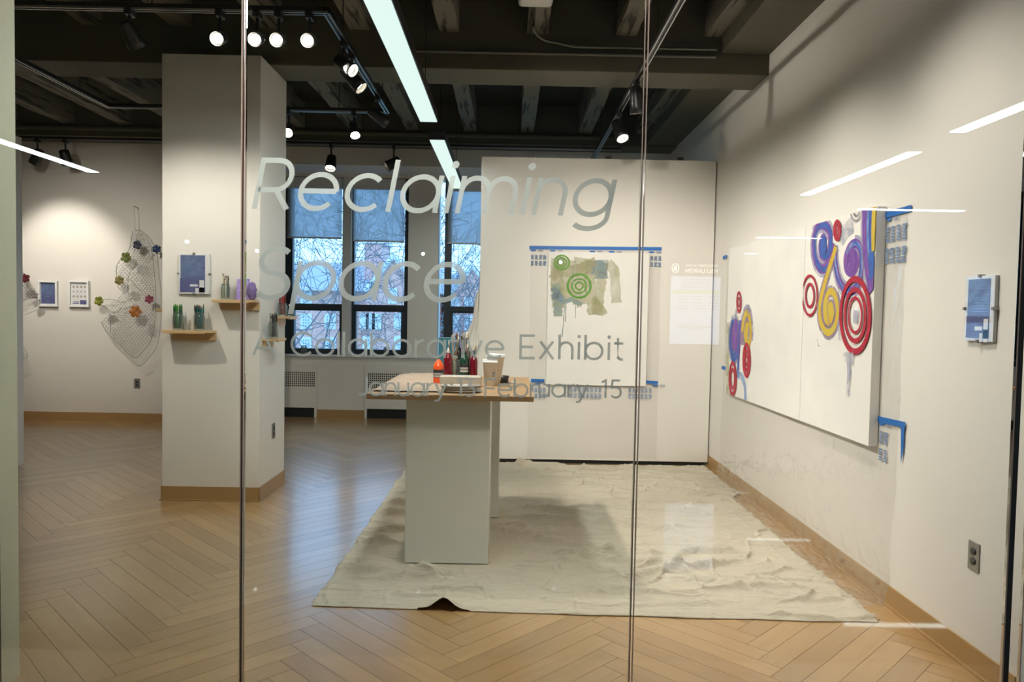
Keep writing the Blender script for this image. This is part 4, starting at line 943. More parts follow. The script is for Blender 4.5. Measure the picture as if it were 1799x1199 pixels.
tape_y(1552, 374, 1601, 360, 0.030); tape_y(1540, 731, 1590.5, 742, 0.028); tape_y(1270, 450, 1277, 448, 0.03); tape_y(1268, 643, 1276, 645, 0.03)
A = onX(1583, 748, xt); a = MB(); a.add([A-o+NX*0.001, A-o+Vector((0, -0.03, 0))+NX*0.001, A-o+Vector((0, -0.03, -0.10))+NX*0.001, A-o+Vector((0, -0.012, -0.18))+NX*0.001], [(0, 1, 2, 3)], M['tape']); part('tape_strip', a, t, 'torn end of tape')
a = MB(); ey = Vector((0, -1, 0))
prints(a, onX(1556, 400, xt)-o, ey, ez, 4, 2, 0.052, 0.105, NX, rp); prints(a, onX(1545, 757, xt)-o, ey, ez, 2, 2, 0.045, 0.085, NX, rp)
for (x, y) in ((1558, 387), (1545, 744)):
    P = onX(x, y, xt)-o
    vs = [P+Vector((-0.0006, -0.022*math.cos(q*PI/6)-0.02, 0.008*math.sin(q*PI/6))) for q in range(12)]; a.add(vs, [tuple(range(12))], M['tape'])
    for k in range(3): p = P+Vector((-0.0006, -0.06, 0.008-k*0.007)); a.add([p, p+ey*0.045, p+ey*0.045-ez*0.003, p-ez*0.003], [(0, 1, 2, 3)], M['print'])
part('printed_marks', a, t)

# milky plastic hanging from the left edge of the display panel
t = root('plastic_drape', (-0.36, YP+0.05, 0.75), 'milky white plastic sheet hanging beside the display panel in front of the window', 'plastic sheet'); o = Vector(t.location)
a = MB(); vs = []; nu, nv = 24, 40
outl = [(560, 843), (600, 834), (640, 822), (520, 845), (505, 846)]
for j in range(nv+1):
    py = 500+j*(760-500)/nv; f = j/nv
    lx = 846-30*min(1, max(0, (py-505)/95))**0.8+3*math.sin(py*0.07)
    for i in range(nu+1):
        px = lx+(846-lx)*i/nu; P = onY(px, py, YP+0.02); P.y += 0.05*math.sin(i*0.9+f*2)*(0.3+0.7*f)+0.03*noise.noise(Vector((i*0.4, f*6, 0))); vs.append(P-o)
a.add(vs, [(j*(nu+1)+i, (j+1)*(nu+1)+i, (j+1)*(nu+1)+i+1, j*(nu+1)+i+1) for j in range(nv) for i in range(nu)], M['sheeting'], True)
part('sheet', a, t)

# ================================================================== DROP CLOTH
def cloth():
    nu, nv = 430, 500
    P00 = onZ(548, 1066, 0); P10 = onZ(1562, 1096, 0)
    back_l = Vector((-0.86, 6.66, 0)); back_r = Vector((XW-0.03, 6.66, 0))
    rr = random.Random(4)
    # long soft ridges: (x0,y0,x1,y1,height,width)
    rid = [(-0.02, 4.62, 1.10, 3.72, 0.020, 0.05), (0.0, 4.95, 1.25, 4.55, 0.022, 0.045), (-0.05, 4.3, 0.9, 3.9, 0.018, 0.04), (0.1, 5.2, 0.75, 4.8, 0.020, 0.05), (-0.85, 3.85, -0.35, 3.75, 0.022, 0.06),
           (-0.75, 3.7, 0.35, 3.95, 0.020, 0.05), (0.55, 3.75, 1.35, 4.10, 0.018, 0.04), (0.75, 3.62, 1.6, 3.72, 0.012, 0.04), (0.0, 5.55, 1.2, 5.50, 0.010, 0.02), (0.1, 6.0, 1.6, 5.95, 0.010, 0.015),
           (0.0, 6.3, 1.5, 6.28, 0.009, 0.015), (-0.1, 5.75, 1.75, 5.70, 0.008, 0.012), (0.2, 5.15, 1.6, 5.10, 0.008, 0.012), (0.1, 4.75, 1.7, 4.72, 0.008, 0.012), (-0.85, 4.3, -0.45, 4.35, 0.02, 0.03),
           (-0.85, 4.55, -0.5, 4.55, 0.015, 0.03), (-0.85, 4.9, -0.5, 4.95, 0.018, 0.03), (-0.85, 5.2, -0.5, 5.2, 0.016, 0.03), (-0.8, 5.5, -0.5, 5.52, 0.014, 0.02), (-0.85, 5.8, -0.3, 5.85, 0.02, 0.03),
           (0.0, 6.45, 0.25, 6.62, 0.025, 0.04), (0.9, 4.15, 1.35, 4.3, 0.016, 0.04), (0.2, 4.0, 1.0, 4.25, 0.012, 0.03)]
    for k in range(34):
        x = rr.uniform(-0.8, 1.5); y = rr.uniform(3.5, 6.6); an = rr.gauss(0, 0.5); L_ = rr.uniform(0.1, 0.45)
        rid.append((x, y, x+L_*math.cos(an), y+L_*math.sin(an), rr.uniform(0.004, 0.010), rr.uniform(0.010, 0.025)))
    vs = []
    for j in range(nv+1):
        v = j/nv
        for i in range(nu+1):
            u = i/nu
            lo = P00.lerp(P10, u); lo.y -= 0.05*u*(1-u)
            yb_ = 6.66
            xl = P00.x+(back_l.x-P00.x)*v + 0.012*noise.noise(Vector((0, v*14, 2)))+0.006*noise.noise(Vector((0, v*50, 2)))
            y = lo.y+(yb_-lo.y)*v
            # right edge: straight run, then a step outwards at the far end
            xr = 1.70+0.02*noise.noise(Vector((7, v*5, 0))) if y < 5.55 else 1.70+0.10*min(1, (y-5.55)/0.12)
            xr = min(xr, P10.x+(xr-P10.x)*min(1, v*6)) if v < 1/6 else xr
            x = xl+(xr-xl)*u
            y += 0.008*noise.noise(Vector((x*4, 0, 6)))*(1-v)
            p = Vector((x*1.0, y*2.2, 0))
            c1 = max(0, 1-abs(noise.noise(Vector((x*1.5+0.3*math.sin(y*3), y*4.2, 3))))*13); c2 = max(0, 1-abs(noise.noise(Vector((x*3.6, y*2.6, 8))))*15); c3 = max(0, 1-abs(noise.noise(Vector((x*4-y*3, y*6+x*2, 12))))*12)
            fy = min(abs((y-3.15+0.01*math.sin(x*6))/0.44 % 1.0), 1-abs((y-3.15+0.01*math.sin(x*6))/0.44 % 1.0))*0.44; fx = min(abs((x+0.9)/0.62 % 1.0), 1-abs((x+0.9)/0.62 % 1.0))*0.62
            z = 0.006 + 0.008*abs(noise.noise(p*1.7)) + 0.017*c1 + 0.017*c2*abs(noise.noise(p*0.9)+0.4) + 0.005*c3 + 0.004*abs(noise.noise(Vector((x*9, y*16, 5)))) + 0.017*math.exp(-(fy/0.009)**2)*(0.5+0.5*noise.noise(Vector((x*3, y, 4)))) + 0.006*math.exp(-(fx/0.008)**2)*(0.5+0.7*noise.noise(Vector((x, y*3, 4))))
            for (x0, y0, x1, y1, h, wd) in rid:
                dx, dy = x1-x0, y1-y0; L2 = dx*dx+dy*dy; t_ = ((x-x0)*dx+(y-y0)*dy)/L2
                if t_ < -0.1 or t_ > 1.1: continue
                px_, py_ = x0+dx*t_, y0+dy*t_; d = math.hypot(x-px_, y-py_+0.02*math.sin(t_*7+x0*9))
                if d < wd*3.2: z += 2.7*h*math.exp(-(d/(wd*0.6))**2)*max(0, math.sin(PI*min(1, max(0, (t_+0.1)/1.2))))
            # pulled flat under the pedestals
            for (a0, b0, a1, b1) in ((-0.56, 3.93, -0.06, 4.40), (-0.50, 4.86, 0.0, 5.24)):
                dx = max(a0-x, 0, x-a1); dy = max(b0-y, 0, y-b1); d = math.hypot(dx, dy)
                if d < 0.16: z = 0.004+(z-0.004)*(d/0.16)**1.3
            # the lifted arch in the front hem
            ax = (x-0.0-onZ(782, 1062, 0).x)/0.055; z += 0.052*math.exp(-ax*ax)*max(0, 1-v/0.045)**1.3 if v < 0.045 else 0
            ax = (x-onZ(1120+320, 1090, 0).x)/0.05; z += 0.014*math.exp(-ax*ax)*max(0, 1-v/0.03) if v < 0.03 else 0
            if y > 6.64: z = min(z, 0.03)
            e_ = min(u, 1-u, v)*40
            if v*120 < 1 and abs((x-onZ(782, 1062, 0).x)) > 0.12: z = 0.004+(z-0.004)*v*120*0.8
            vs.append((x, y, max(0.0035, z)))
    mb = MB(); mb.add(vs, [(j*(nu+1)+i, j*(nu+1)+i+1, (j+1)*(nu+1)+i+1, (j+1)*(nu+1)+i) for j in range(nv) for i in range(nu)], M['cloth'], True)
    o = mb.build('drop_cloth', loc=(0.4, 4.9, 0)); tag(o, 'crumpled beige canvas drop cloth spread over the wooden floor', 'drop cloth')
    sol = o.modifiers.new('thickness', 'SOLIDIFY'); sol.thickness = 0.0018; sol.offset = -1
cloth()

# ================================================================== PAINT TABLE
YT0, YT1 = 3.90, 5.06; ZTB = 0.905
TX0 = onY(643, 700, YT0).x; TX1 = onY(938, 700, YT0).x
t = root('work_table', ((TX0+TX1)/2, (YT0+YT1)/2, 0.008), 'makeshift work table of a kraft-covered board on two white pedestals', 'table'); o = Vector(t.location)
def pedestal(x0, x1, y0, y1, lab):
    a = MB(); a.box((x0-o.x, y0-o.y, 0), (x1-o.x, y1-o.y, ZTB-o.z), M['gloss_white']); part('pedestal', a, t, lab, bevel=0.003)
p0 = onZ(711.5, 992, 0.0)
YQ = 3.985
pedestal(onY(711.5, 900, YQ).x, onY(858.5, 900, YQ).x, YQ, YQ+0.42, 'front glossy white pedestal')
pedestal(-0.47, onY(877, 800, 4.9).x, 4.90, 5.22, 'rear glossy white pedestal')
a = MB(); n = 40
def kraft_top(x, y):
    e_ = min(x-TX0, TX1-x, y-YT0, YT1-y); return ZTB+0.028+0.004*noise.noise(Vector((x*3, y*3, 1)))*min(1, e_*12)
vs = []
for j in range(n+1):
    for i in range(n+1):
        x = TX0+(TX1-TX0)*i/n; y = YT0+(YT1-YT0)*j/n; vs.append(Vector((x, y, kraft_top(x, y)))-o)
fs = [(j*(n+1)+i, j*(n+1)+i+1, (j+1)*(n+1)+i+1, (j+1)*(n+1)+i) for j in range(n) for i in range(n)]
rim = [i for i in range(n+1)]+[(k)*(n+1)+n for k in range(1, n+1)]+[n*(n+1)+i for i in range(n-1, -1, -1)]+[k*(n+1) for k in range(n-1, 0, -1)]
b0_ = len(vs); cxy = Vector(((TX0+TX1)/2, (YT0+YT1)/2, 0))-o
for r_ in rim: v = vs[r_]; vs.append(Vector((v.x+(v.x-cxy.x)*-0.004, v.y+(v.y-cxy.y)*-0.004, ZTB-o.z)))
nr = len(rim)
for k in range(nr): fs.append((rim[(k+1) % nr], rim[k], b0_+k, b0_+(k+1) % nr))
fs.append(tuple(b0_+k for k in range(nr)))
a.add(vs, fs, M['kraft']); part('table_top', a, t, 'board wrapped in brown kraft paper')
ZTT = ZTB+0.030
# loose folded paper on the left
t = root('crumpled_paper', (-0.52, 4.45, ZTT), 'crumpled brown wrapping paper lying on the left end of the table', 'paper'); o = Vector(t.location)
a = MB(); vs = []; nu, nv = 50, 50
for j in range(nv+1):
    for i in range(nu+1):
        x = TX0+0.015+(0.40)*i/nu+0.02*noise.noise(Vector((j*0.2, 0, 1))); y = YT0+0.12+(YT1-YT0-0.12)*j/nv
        z = ZTT+0.004+0.010*abs(noise.noise(Vector((x*4+y*9, y*3-x*3, 2))))+0.010*max(0, 1-6*abs(noise.noise(Vector((x*3, y*7, 6)))))+0.008*abs(noise.noise(Vector((x*14+y*6, y*9-x*5, 4))))
        e_ = min(i, nu-i, j)/6; z = ZTT+0.003+(z-ZTT-0.003)*min(1, e_+0.15); vs.append(Vector((x, y, z))-o)
a.add(vs, [(j*(nu+1)+i, j*(nu+1)+i+1, (j+1)*(nu+1)+i+1, (j+1)*(nu+1)+i) for j in range(nv) for i in range(nu)], pm('pale_wrapping_paper', (0.34, 0.25, 0.18), 0.6, var=0.1, bump=0.3, bscale=12), True)
part('sheet', a, t)

# ---- bottles
def bottle(loc, s, mat, lab, label_mat=None, h=0.17, r=0.032, capm='black', capped=True):
    t = root('paint_bottle', loc, lab, 'paint bottle')
    a = MB(); a.lathe([(0, 0), (r*0.95, 0), (r, 0.006), (r, h*0.68), (r*0.94, h*0.76), (r*0.5, h*0.91), (r*0.36, h*0.93), (r*0.36, h*0.97), (0, h*0.97)], mat, 28); part('body', a, t)
    if label_mat:
        a = MB(); a.lathe([(r*1.005, h*0.28), (r*1.012, h*0.285), (r*1.012, h*0.58), (r*1.005, h*0.585)], label_mat, 28)
        for k, (z0, z1, mt) in enumerate(((0.40, 0.46, 'label_grey'), (0.30, 0.37, 'label_grey'))):
            q = r*1.02; vs = []; nn = 10
            for i in range(nn+1): an = R(-150+120*i/nn); vs += [(q*math.cos(an), q*math.sin(an), h*z0), (q*math.cos(an), q*math.sin(an), h*z1)]
            a.add(vs, [(2*i, 2*i+2, 2*i+3, 2*i+1) for i in range(nn)], M[mt])
        part('label', a, t)
    if capped:
        a = MB(); a.lathe([(r*0.42, h*0.93), (r*0.42, h*1.0), (r*0.2, h*1.02), (r*0.12, h*1.10), (0, h*1.10)], M[capm], 16); part('cap', a, t)
    return t
def at_table(px, py): return onZ(px, py, ZTT)
P = at_table(770, 676); bottle((P.x, P.y, ZTT), 1, M['orange'], 'orange paint bottle with black label at the left of the brushes', M['label_black'], 0.155, 0.031, 'orange', False)
P = at_table(786, 671); bottle((P.x-0.002, P.y+0.06, ZTT), 1, M['crimson'], 'crimson paint bottle standing right of the orange one', None, 0.19, 0.028, 'c_gy')
P = at_table(814, 671); bottle((P.x, P.y+0.08, ZTT), 1, M['greenb'], 'dark green paint bottle between the brush jars', M['label_black'], 0.185, 0.03, 'label_black')
P = at_table(831, 671); bottle((P.x, P.y+0.07, ZTT), 1, M['crimson'], 'deep red paint bottle at the right of the brush jars', None, 0.175, 0.024, 'black')
P = at_table(802, 670); bottle((P.x, P.y+0.20, ZTT), 1, M['label_black'], 'black paint bottle behind the brushes', None, 0.20, 0.026, 'black')
# teal box behind
P = at_table(778, 662)
a = MB(); a.box((-0.052, -0.02, 0), (0.052, 0.025, 0.262), M['teal'], 0.002); o = a.build('carton'); o.location = (P.x+0.02, 5.0, ZTT); tag(o, 'tall dark teal carton standing behind the brushes', 'carton')

def brush_mb(L_, hm, kind, rr):
    """one paint brush pointing up: handle in the jar, ferrule and bristles on top"""
    a = MB(); a.tube([(0, 0, 0), (0, 0, L_*0.35), (0, 0, L_*0.72)], [0.0025, 0.0045, 0.0035], hm, 6)
    a.tube([(0, 0, L_*0.70), (0, 0, L_*0.86)], [0.004, 0.0065], M['alu'], 8)
    a.lathe([(0.0065, L_*0.86), (0.0085, L_*0.93), (0.006, L_*0.98), (0.0, L_)], kind, 10, sy=0.5)
    return a
def jar(loc, lab, r=0.035, h=0.11, tint=None, group=None):
    t = root('glass_jar', loc, lab, 'jar', group)
    a = MB(); m_ = tint or M['jar']
    a.lathe([(0, 0.001), (r*0.9, 0.001), (r, 0.008), (r, h*0.76), (r*0.82, h*0.86), (r*0.82, h), (r*0.76, h), (r*0.76, h*0.87), (r*0.93, h*0.76), (r*0.93, 0.010), (0, 0.008)], m_, 24); part('body', a, t)
    a = MB()
    for z in (0.90, 0.95): a.tube([(r*0.84*math.cos(k*PI/10), r*0.84*math.sin(k*PI/10), h*z) for k in range(21)], 0.0016, m_, 6, False)
    part('screw_rim', a, t)
    return t
def sticks(jloc, jr, items, rr, lab_f, group, lean=0.16, z0=0.012):
    """pencils or brushes standing in a jar; items: (length, maker, label)"""
    n = len(items); js = jr*0.55
    for k, (L_, maker, nm, lab) in enumerate(items):
        an = 2*PI*k*0.382*1.0+rr.uniform(-0.3, 0.3); q_ = rr.uniform(0.25, 1.0)*(0.78*jr); ln = q_/0.13*rr.uniform(0.1, 1.0)*lean*5*0.45
        o = maker(L_); o = o.build(nm)
        d = Vector((math.cos(an)*math.sin(ln), math.sin(an)*math.sin(ln), math.cos(ln)))
        q_ = min(q_, 0.70*jr); foot = Vector(jloc)+Vector((math.cos(an)*(q_-0.09*math.sin(ln)), math.sin(an)*(q_-0.09*math.sin(ln)), z0))
        o.location = foot; o.rotation_euler = d.to_track_quat('Z', 'Y').to_euler()
        tag(o, lab, 'brush' if 'brush' in nm else ('pencil' if 'pencil' in nm else 'stick'), group)
def pencil(mat, tip=None, r=0.0050):
    def mk(L_):
        a = MB(); a.tube([(0, 0, 0), (0, 0, L_*0.9)], r, mat, 6, True, False); a.tube([(0, 0, L_*0.9), (0, 0, L_)], [r, 0.0006], tip or M['c_cream'], 6); return a
    return mk
def brush(hm, br):
    return lambda L_: brush_mb(L_, hm, br, None)
rr = random.Random(21)
# brush jars on the table
hmats = [M['brush_wood'], M['c_br'], M['c_bk'], M['c_mar'], M['c_gy']]; bmats = [M['c_cream'], M['c_gy'], M['brush_wood'], M['c_br']]
def brushjar(px, dy, r, h, n, Lr, lab, grp, blab):
    P = at_table(px, 671); loc = (P.x, P.y+dy, ZTT); jar(loc, lab, r, h)
    sticks(loc, r, [(rr.uniform(*Lr), brush(rr.choice(hmats), rr.choice(bmats)), 'paint_brush', blab) for _ in range(n)], rr, None, grp, 0.26)
brushjar(795, 0.14, 0.04, 0.13, 12, (0.24, 0.30), 'glass jar crowded with tall brushes behind the crimson bottle', 'brushes in the left table jar', 'paint brush in the left jar of the work table')
brushjar(812, 0.22, 0.04, 0.13, 11, (0.25, 0.31), 'glass jar of tall brushes behind the green bottle', 'brushes in the middle table jar', 'paint brush in the middle jar of the work table')
brushjar(826, 0.13, 0.038, 0.12, 10, (0.17, 0.235), 'glass jar of shorter dark brushes left of the white bucket', 'brushes in the right table jar', 'paint brush in the right jar of the work table')
# metal tray and stacked palettes
P = at_table(808, 682); t = root('paint_tray', (P.x-0.002, P.y+0.10, ZTT), 'long stained rectangular tray in front of the bottles', 'tray')
a = MB(); a.box((-0.122, -0.035, 0), (0.122, 0.035, 0.062), M['ceramic'], 0.006); a.box((-0.112, -0.027, 0.0622), (0.112, 0.027, 0.0630), M['label_grey']); part('body', a, t)
for k in range(3): 
    P2 = at_table(808, 690); a = MB()
    a.lathe([(0, 0.0), (0.098-0.006*(k % 2), 0.0), (0.108, 0.006), (0.110-0.004*(k % 2), 0.012), (0.09, 0.010), (0, 0.005)], M['ceramic'] if k % 2 else M['c_gy'], 30, sy=0.62)
    for q in range(9): an = q*0.7; a.lathe([(0, 0.0125), (0.010, 0.0125), (0.0, 0.0128)], M['c_bk' if q % 2 else 'c_mar'], 8, Matrix.Translation((0.085*math.cos(an), 0.052*math.sin(an), 0)))
    o = a.build('palette_plate'); o.location = (P2.x+0.004*(k % 2), P2.y+0.035, ZTT+0.0125*k); o.rotation_euler = (0, 0, 0.1*k)
    tag(o, ['stained white oval paint palette at the bottom of the stack', 'stained white oval paint palette in the middle of the stack', 'topmost paint palette of the stack in front of the tray'][k], 'palette', 'stacked paint palettes')
# white buckets
def bucket(loc, lab, r0, r1, h, tilt=0):
    t = root('plastic_bucket', loc, lab, 'bucket', 'white buckets nested on the table'); t.rotation_euler = (0, tilt, 0)
    a = MB(); a.lathe([(0, 0), (r0, 0), (r1, h*0.90), (r1*1.05, h*0.90), (r1*1.07, h*0.925), (r1*1.03, h*0.93), (r1*1.03, h*0.985), (r1*1.06, h), (r1*0.98, h), (r0*0.97, 0.004), (0, 0.004)], M['white'], 36); part('body', a, t)
    return t
P = at_table(864, 679); B = bucket((P.x, P.y+0.05, ZTT), 'white plastic bucket on the table, outer one with barcode', 0.046, 0.056, 0.155)
a = MB(); q = 0.0525
def bk_patch(a, a0, a1, z0, z1, mt, rr_=0.0):
    vs = []; 
    for i in range(7): an = R(a0+(a1-a0)*i/6); vs += [((0.046+0.0111*z0/0.14+0.0006+rr_)*math.cos(an), (0.046+0.0111*z0/0.14+0.0006+rr_)*math.sin(an), z0), ((0.046+0.0111*z1/0.14+0.0006+rr_)*math.cos(an), (0.046+0.0111*z1/0.14+0.0006+rr_)*math.sin(an), z1)]
    a.add(vs, [(2*i, 2*i+2, 2*i+3, 2*i+1) for i in range(6)], M[mt])
bk_patch(a, -92, -68, 0.054, 0.086, 'label_grey')
for k in range(5): bk_patch(a, -90, -70, 0.057+k*0.006, 0.060+k*0.006, 'label_black', 0.0004)
for k in range(10): bk_patch(a, -26, -18+(k % 3)*2, 0.045+k*0.009, 0.050+k*0.009, 'label_black', 0.0004)
part('label', a, B)
bucket((P.x+0.012, P.y+0.05, ZTT+0.033), 'white plastic bucket nested inside the outer one, its rim showing above', 0.040, 0.053, 0.155, 0.05)
# dark cup with red paint
P = at_table(885, 674); t = root('paint_cup', (P.x, P.y+0.03, ZTT), 'small dark cup with red paint right of the buckets', 'cup')
a = MB(); a.lathe([(0, 0), (0.026, 0), (0.032, 0.045), (0.029, 0.045), (0.024, 0.006), (0, 0.006)], M['label_black'], 24); part('body', a, t)
a = MB(); a.lathe([(0, 0.040), (0.029, 0.040), (0.02, 0.046), (0, 0.049)], M['crimson'], 20); part('paint', a, t, 'red paint heaped in the cup')
a = MB(); vs = [(0.035*math.cos(k*PI/9)*rr.uniform(0.8, 1.1), 0.03*math.sin(k*PI/9)*rr.uniform(0.8, 1.1), 0.004+0.001*(k % 2)) for k in range(18)]; a.add(vs+[(0, 0, 0.012)], [(k, (k+1) % 18, 18) for k in range(18)], M['label_grey'], True)
o = a.build('crumpled_foil'); P = at_table(898, 674); o.location = (P.x+0.01, P.y+0.02, ZTT); tag(o, 'small crumpled grey scrap right of the paint cup', 'scrap')

# ================================================================== PILLAR SHELVES
def shelf(loc, rz, L_, D_, lab, brk=0.88):
    t = root('wooden_shelf', loc, lab, 'shelf', None, rz)
    a = MB(); a.box((-L_/2, -D_, -0.016), (L_/2, 0, 0), M['pine']); a.box((-L_/2+0.01, -D_-0.002, -0.022), (L_/2-0.04, -D_+0.02, -0.0162), M['pine']); part('board', a, t, bevel=0.0015)
    a = MB(); a.box((-L_*brk/2+0.01, -0.02, -0.070), (L_*brk/2+0.02, 0, -0.0165), M['pine']); part('cleat', a, t, bevel=0.001)
    for sx in (-0.25, 0.3): 
        a = MB(); a.tube([(sx*L_, -0.0205, -0.045), (sx*L_, -0.023, -0.045)], 0.004, M['steel'], 8); part('screw', a, t)
    return t
D = 0.115
def sh_front(x0, x1, y, lab):
    A = onY(x0, y, YC0-D); B_ = onY(x1, y, YC0-D); shelf(((A.x+B_.x)/2, YC0, (A.z+B_.z)/2), 0, B_.x-A.x, D, lab); return (A.z+B_.z)/2
z1_ = sh_front(284, 369, 581, 'pine shelf on the pillar front holding two pencil jars, the lower one')
z2_ = sh_front(371, 447, 527, 'pine shelf on the pillar front crossed by the glass joint, the higher one')
def on_front(px): return onY(px, 560, YC0-D*0.55).x
# green pencils
def pj(loc, r, h, jlab, n, Lr, mats, nm, blab, grp, lean=0.2, tip=None, tint=None, rad=0.0050):
    jar(loc, jlab, r, h, tint)
    sticks(loc, r, [(rr.uniform(*Lr), pencil(rr.choice(mats), tip, rad), nm, blab) for _ in range(n)], rr, None, grp, lean)
pj((on_front(313), YC0-D*0.55, z1_), 0.037, 0.13, 'clear jar of green pencils on the lower pillar shelf', 19, (0.14, 0.175), [M['c_gr'], M['c_dg'], M['c_dg'], M['c_gr']], 'coloured_pencil', 'green pencil in the left jar of the lower pillar shelf', 'green pencils in the jar', 0.2, M['c_gr'])
pj((on_front(350), YC0-D*0.55, z1_), 0.037, 0.13, 'clear jar of teal pencils right of the green pencils', 19, (0.15, 0.178), [M['c_tl'], M['c_dg'], M['c_tl'], M['c_bk']], 'coloured_pencil', 'teal or dark pencil in the right jar of the lower pillar shelf', 'teal pencils in the jar', 0.16, M['c_br'])
pj((on_front(396), YC0-D*0.55, z2_), 0.031, 0.11, 'clear jar of black and cream pencils on the higher pillar shelf', 15, (0.13, 0.172), [M['c_bk'], M['c_bk'], M['c_gy'], M['c_cream']], 'drawing_pencil', 'black or cream pencil in the jar on the higher pillar shelf', 'dark pencils in the jar', 0.24, M['c_br'])
t = root('notebook', (on_front(424), YC0-0.035, z2_), 'lilac patterned notebook standing upright on the higher pillar shelf', 'notebook'); t.rotation_euler = (R(-6), 0, 0)
a = MB(); a.box((-0.045, -0.008, 0), (0.045, 0.008, 0.148), M['lilac'], 0.002); part('cover', a, t); a = MB(); a.box((-0.040, -0.006, 0.003), (0.0462, 0.006, 0.145), M['paper']); part('pages', a, t)
t = root('crumpled_cloth', (on_front(441), YC0-0.05, z2_), 'small crumpled violet cloth at the right end of the higher pillar shelf', 'cloth')
a = MB(); vs = []; n = 16
for j in range(n+1):
    for i in range(n): th = PI*j/n; ph = 2*PI*i/n; d = Vector((math.sin(th)*math.cos(ph), math.sin(th)*math.sin(ph), math.cos(th))); k = 0.034*(1+0.35*noise.noise(d*2.4+Vector((3, 1, 2)))); vs.append((d.x*k, d.y*k*0.9, 0.062+d.z*0.062*(1+0.2*noise.noise(d*3))))
a.add(vs, [(j*n+i, j*n+(i+1) % n, (j+1)*n+(i+1) % n, (j+1)*n+i) for j in range(n) for i in range(n)], M['p_lav'] if False else pm('violet_cloth', (0.20, 0.14, 0.34), 0.8, var=0.3, scale=40), True); part('cloth', a, t)
# side shelves on the pillar's right face
def sh_side(px0, px1, py, X, sgn, lab, D_=0.115):
    xo = X+sgn*D_; A = onX(px0, py, xo); B_ = onX(px1, py, xo); yc = (A.y+B_.y)/2; L_ = abs(A.y-B_.y)
    return yc, L_
zA = onX(489, 594, XC1+0.06).z; yA = 5.38; shelf((XC1, yA, zA), PI/2, 0.20, 0.115, 'short pine shelf low on the pillar side holding dark sticks')
zB = onX(505, 556, XC1+0.06).z; yB_ = 5.66; shelf((XC1, yB_, zB), PI/2, 0.22, 0.115, 'short pine shelf on the pillar side nearest the window, higher one')
pj((XC1+0.055, yA-0.02, zA), 0.036, 0.12, 'clear jar of dark sticks on the low side shelf of the pillar', 12, (0.15, 0.18), [M['c_bk'], M['c_br'], M['c_bk'], M['c_gy']], 'charcoal_stick', 'dark stick in the jar on the low side shelf of the pillar', 'dark sticks in the jar', 0.12, M['c_bk'], None, 0.005)
pj((XC1+0.045, yB_-0.05, zB), 0.036, 0.10, 'clear jar of maroon pencils on the side shelf nearest the window', 12, (0.14, 0.18), [M['c_mar'], M['c_rd'], M['c_mar'], M['c_br']], 'coloured_pencil', 'maroon pencil in the jar on the side shelf nearest the window', 'maroon pencils in the jar', 0.2, M['c_mar'])
for k, (dy, hh) in enumerate(((0.035, 0.085), (0.075, 0.065))):
    t = root('small_bottle', (XC1+0.075, yB_+dy, zB), ['taller little clear bottle beside the maroon pencils', 'shorter little clear bottle at the end of the side shelf'][k], 'bottle')
    a = MB(); a.lathe([(0, 0), (0.014, 0), (0.014, hh*0.6), (0.006, hh*0.75), (0.006, hh), (0, hh)], M['jar'], 16); part('body', a, t)
    a = MB(); a.lathe([(0.0075, hh*0.9), (0.0075, hh*1.08), (0, hh*1.08)], M['white'], 12); part('cap', a, t)
# shelf on the pillar's hidden left face, seen past its edge
zC = onY(275, 542, 5.5).z; shelf((XC0, 5.50, zC), -PI/2, 0.24, 0.115, 'pine shelf on the left side of the pillar holding lime and orange sticks')
pj((XC0-0.055, 5.47, zC), 0.034, 0.12, 'clear jar of long bright sticks at the left of the pillar', 8, (0.25, 0.32), [M['c_lime'], M['c_or'], M['c_rd'], M['c_or']], 'bamboo_stick', 'bright lime, orange or red stick in the jar left of the pillar', 'bright sticks in the jar', 0.22, None, None, 0.006)

# ================================================================== WINDOW SILL
def on_sill(px): return onY(px, 618, YN+0.06).x
def beadjar(px, lab, seed):
    t = jar((on_sill(px), YN+0.06, zs+0.002), lab, 0.042, 0.11); rq = random.Random(seed)
    a = MB()
    for k in range(90):
        an = rq.uniform(0, 6.28); q = 0.033*math.sqrt(rq.random()); z = 0.014+rq.random()*0.078; s_ = 0.006; c = (q*math.cos(an), q*math.sin(an), z)
        a.lathe([(0, -s_), (s_*0.8, -s_*0.5), (s_, 0), (s_*0.8, s_*0.5), (0, s_)], rq.choice([M['c_bk'], M['c_mar'], M['c_tl'], M['c_cream'], M['c_br'], M['c_pk'], M['c_bk']]), 6, Matrix.Translation(c))
    o = part('beads', a, t, 'mixed dark and coloured beads', kind='stuff')
beadjar(534, 'jar of mixed beads on the sill below the left window', 1); beadjar(679, 'jar of mixed beads on the sill below the second window', 2)
t = root('small_sign', (on_sill(606), YN+0.07, zs+0.002), 'small violet blue card in a white stand on the window sill', 'sign'); t.rotation_euler = (R(-5), 0, 0)
a = MB(); a.box((-0.055, -0.004, 0), (0.055, 0.004, 0.185), M['trim'], 0.001); part('backing', a, t)
a = MB(); a.box((-0.033, -0.0055, 0.045), (0.040, -0.0042, 0.155), M['poster_blue']); a.box((-0.02, -0.0062, 0.125), (0.02, -0.0056, 0.130), M['p_lblue']); part('card', a, t)

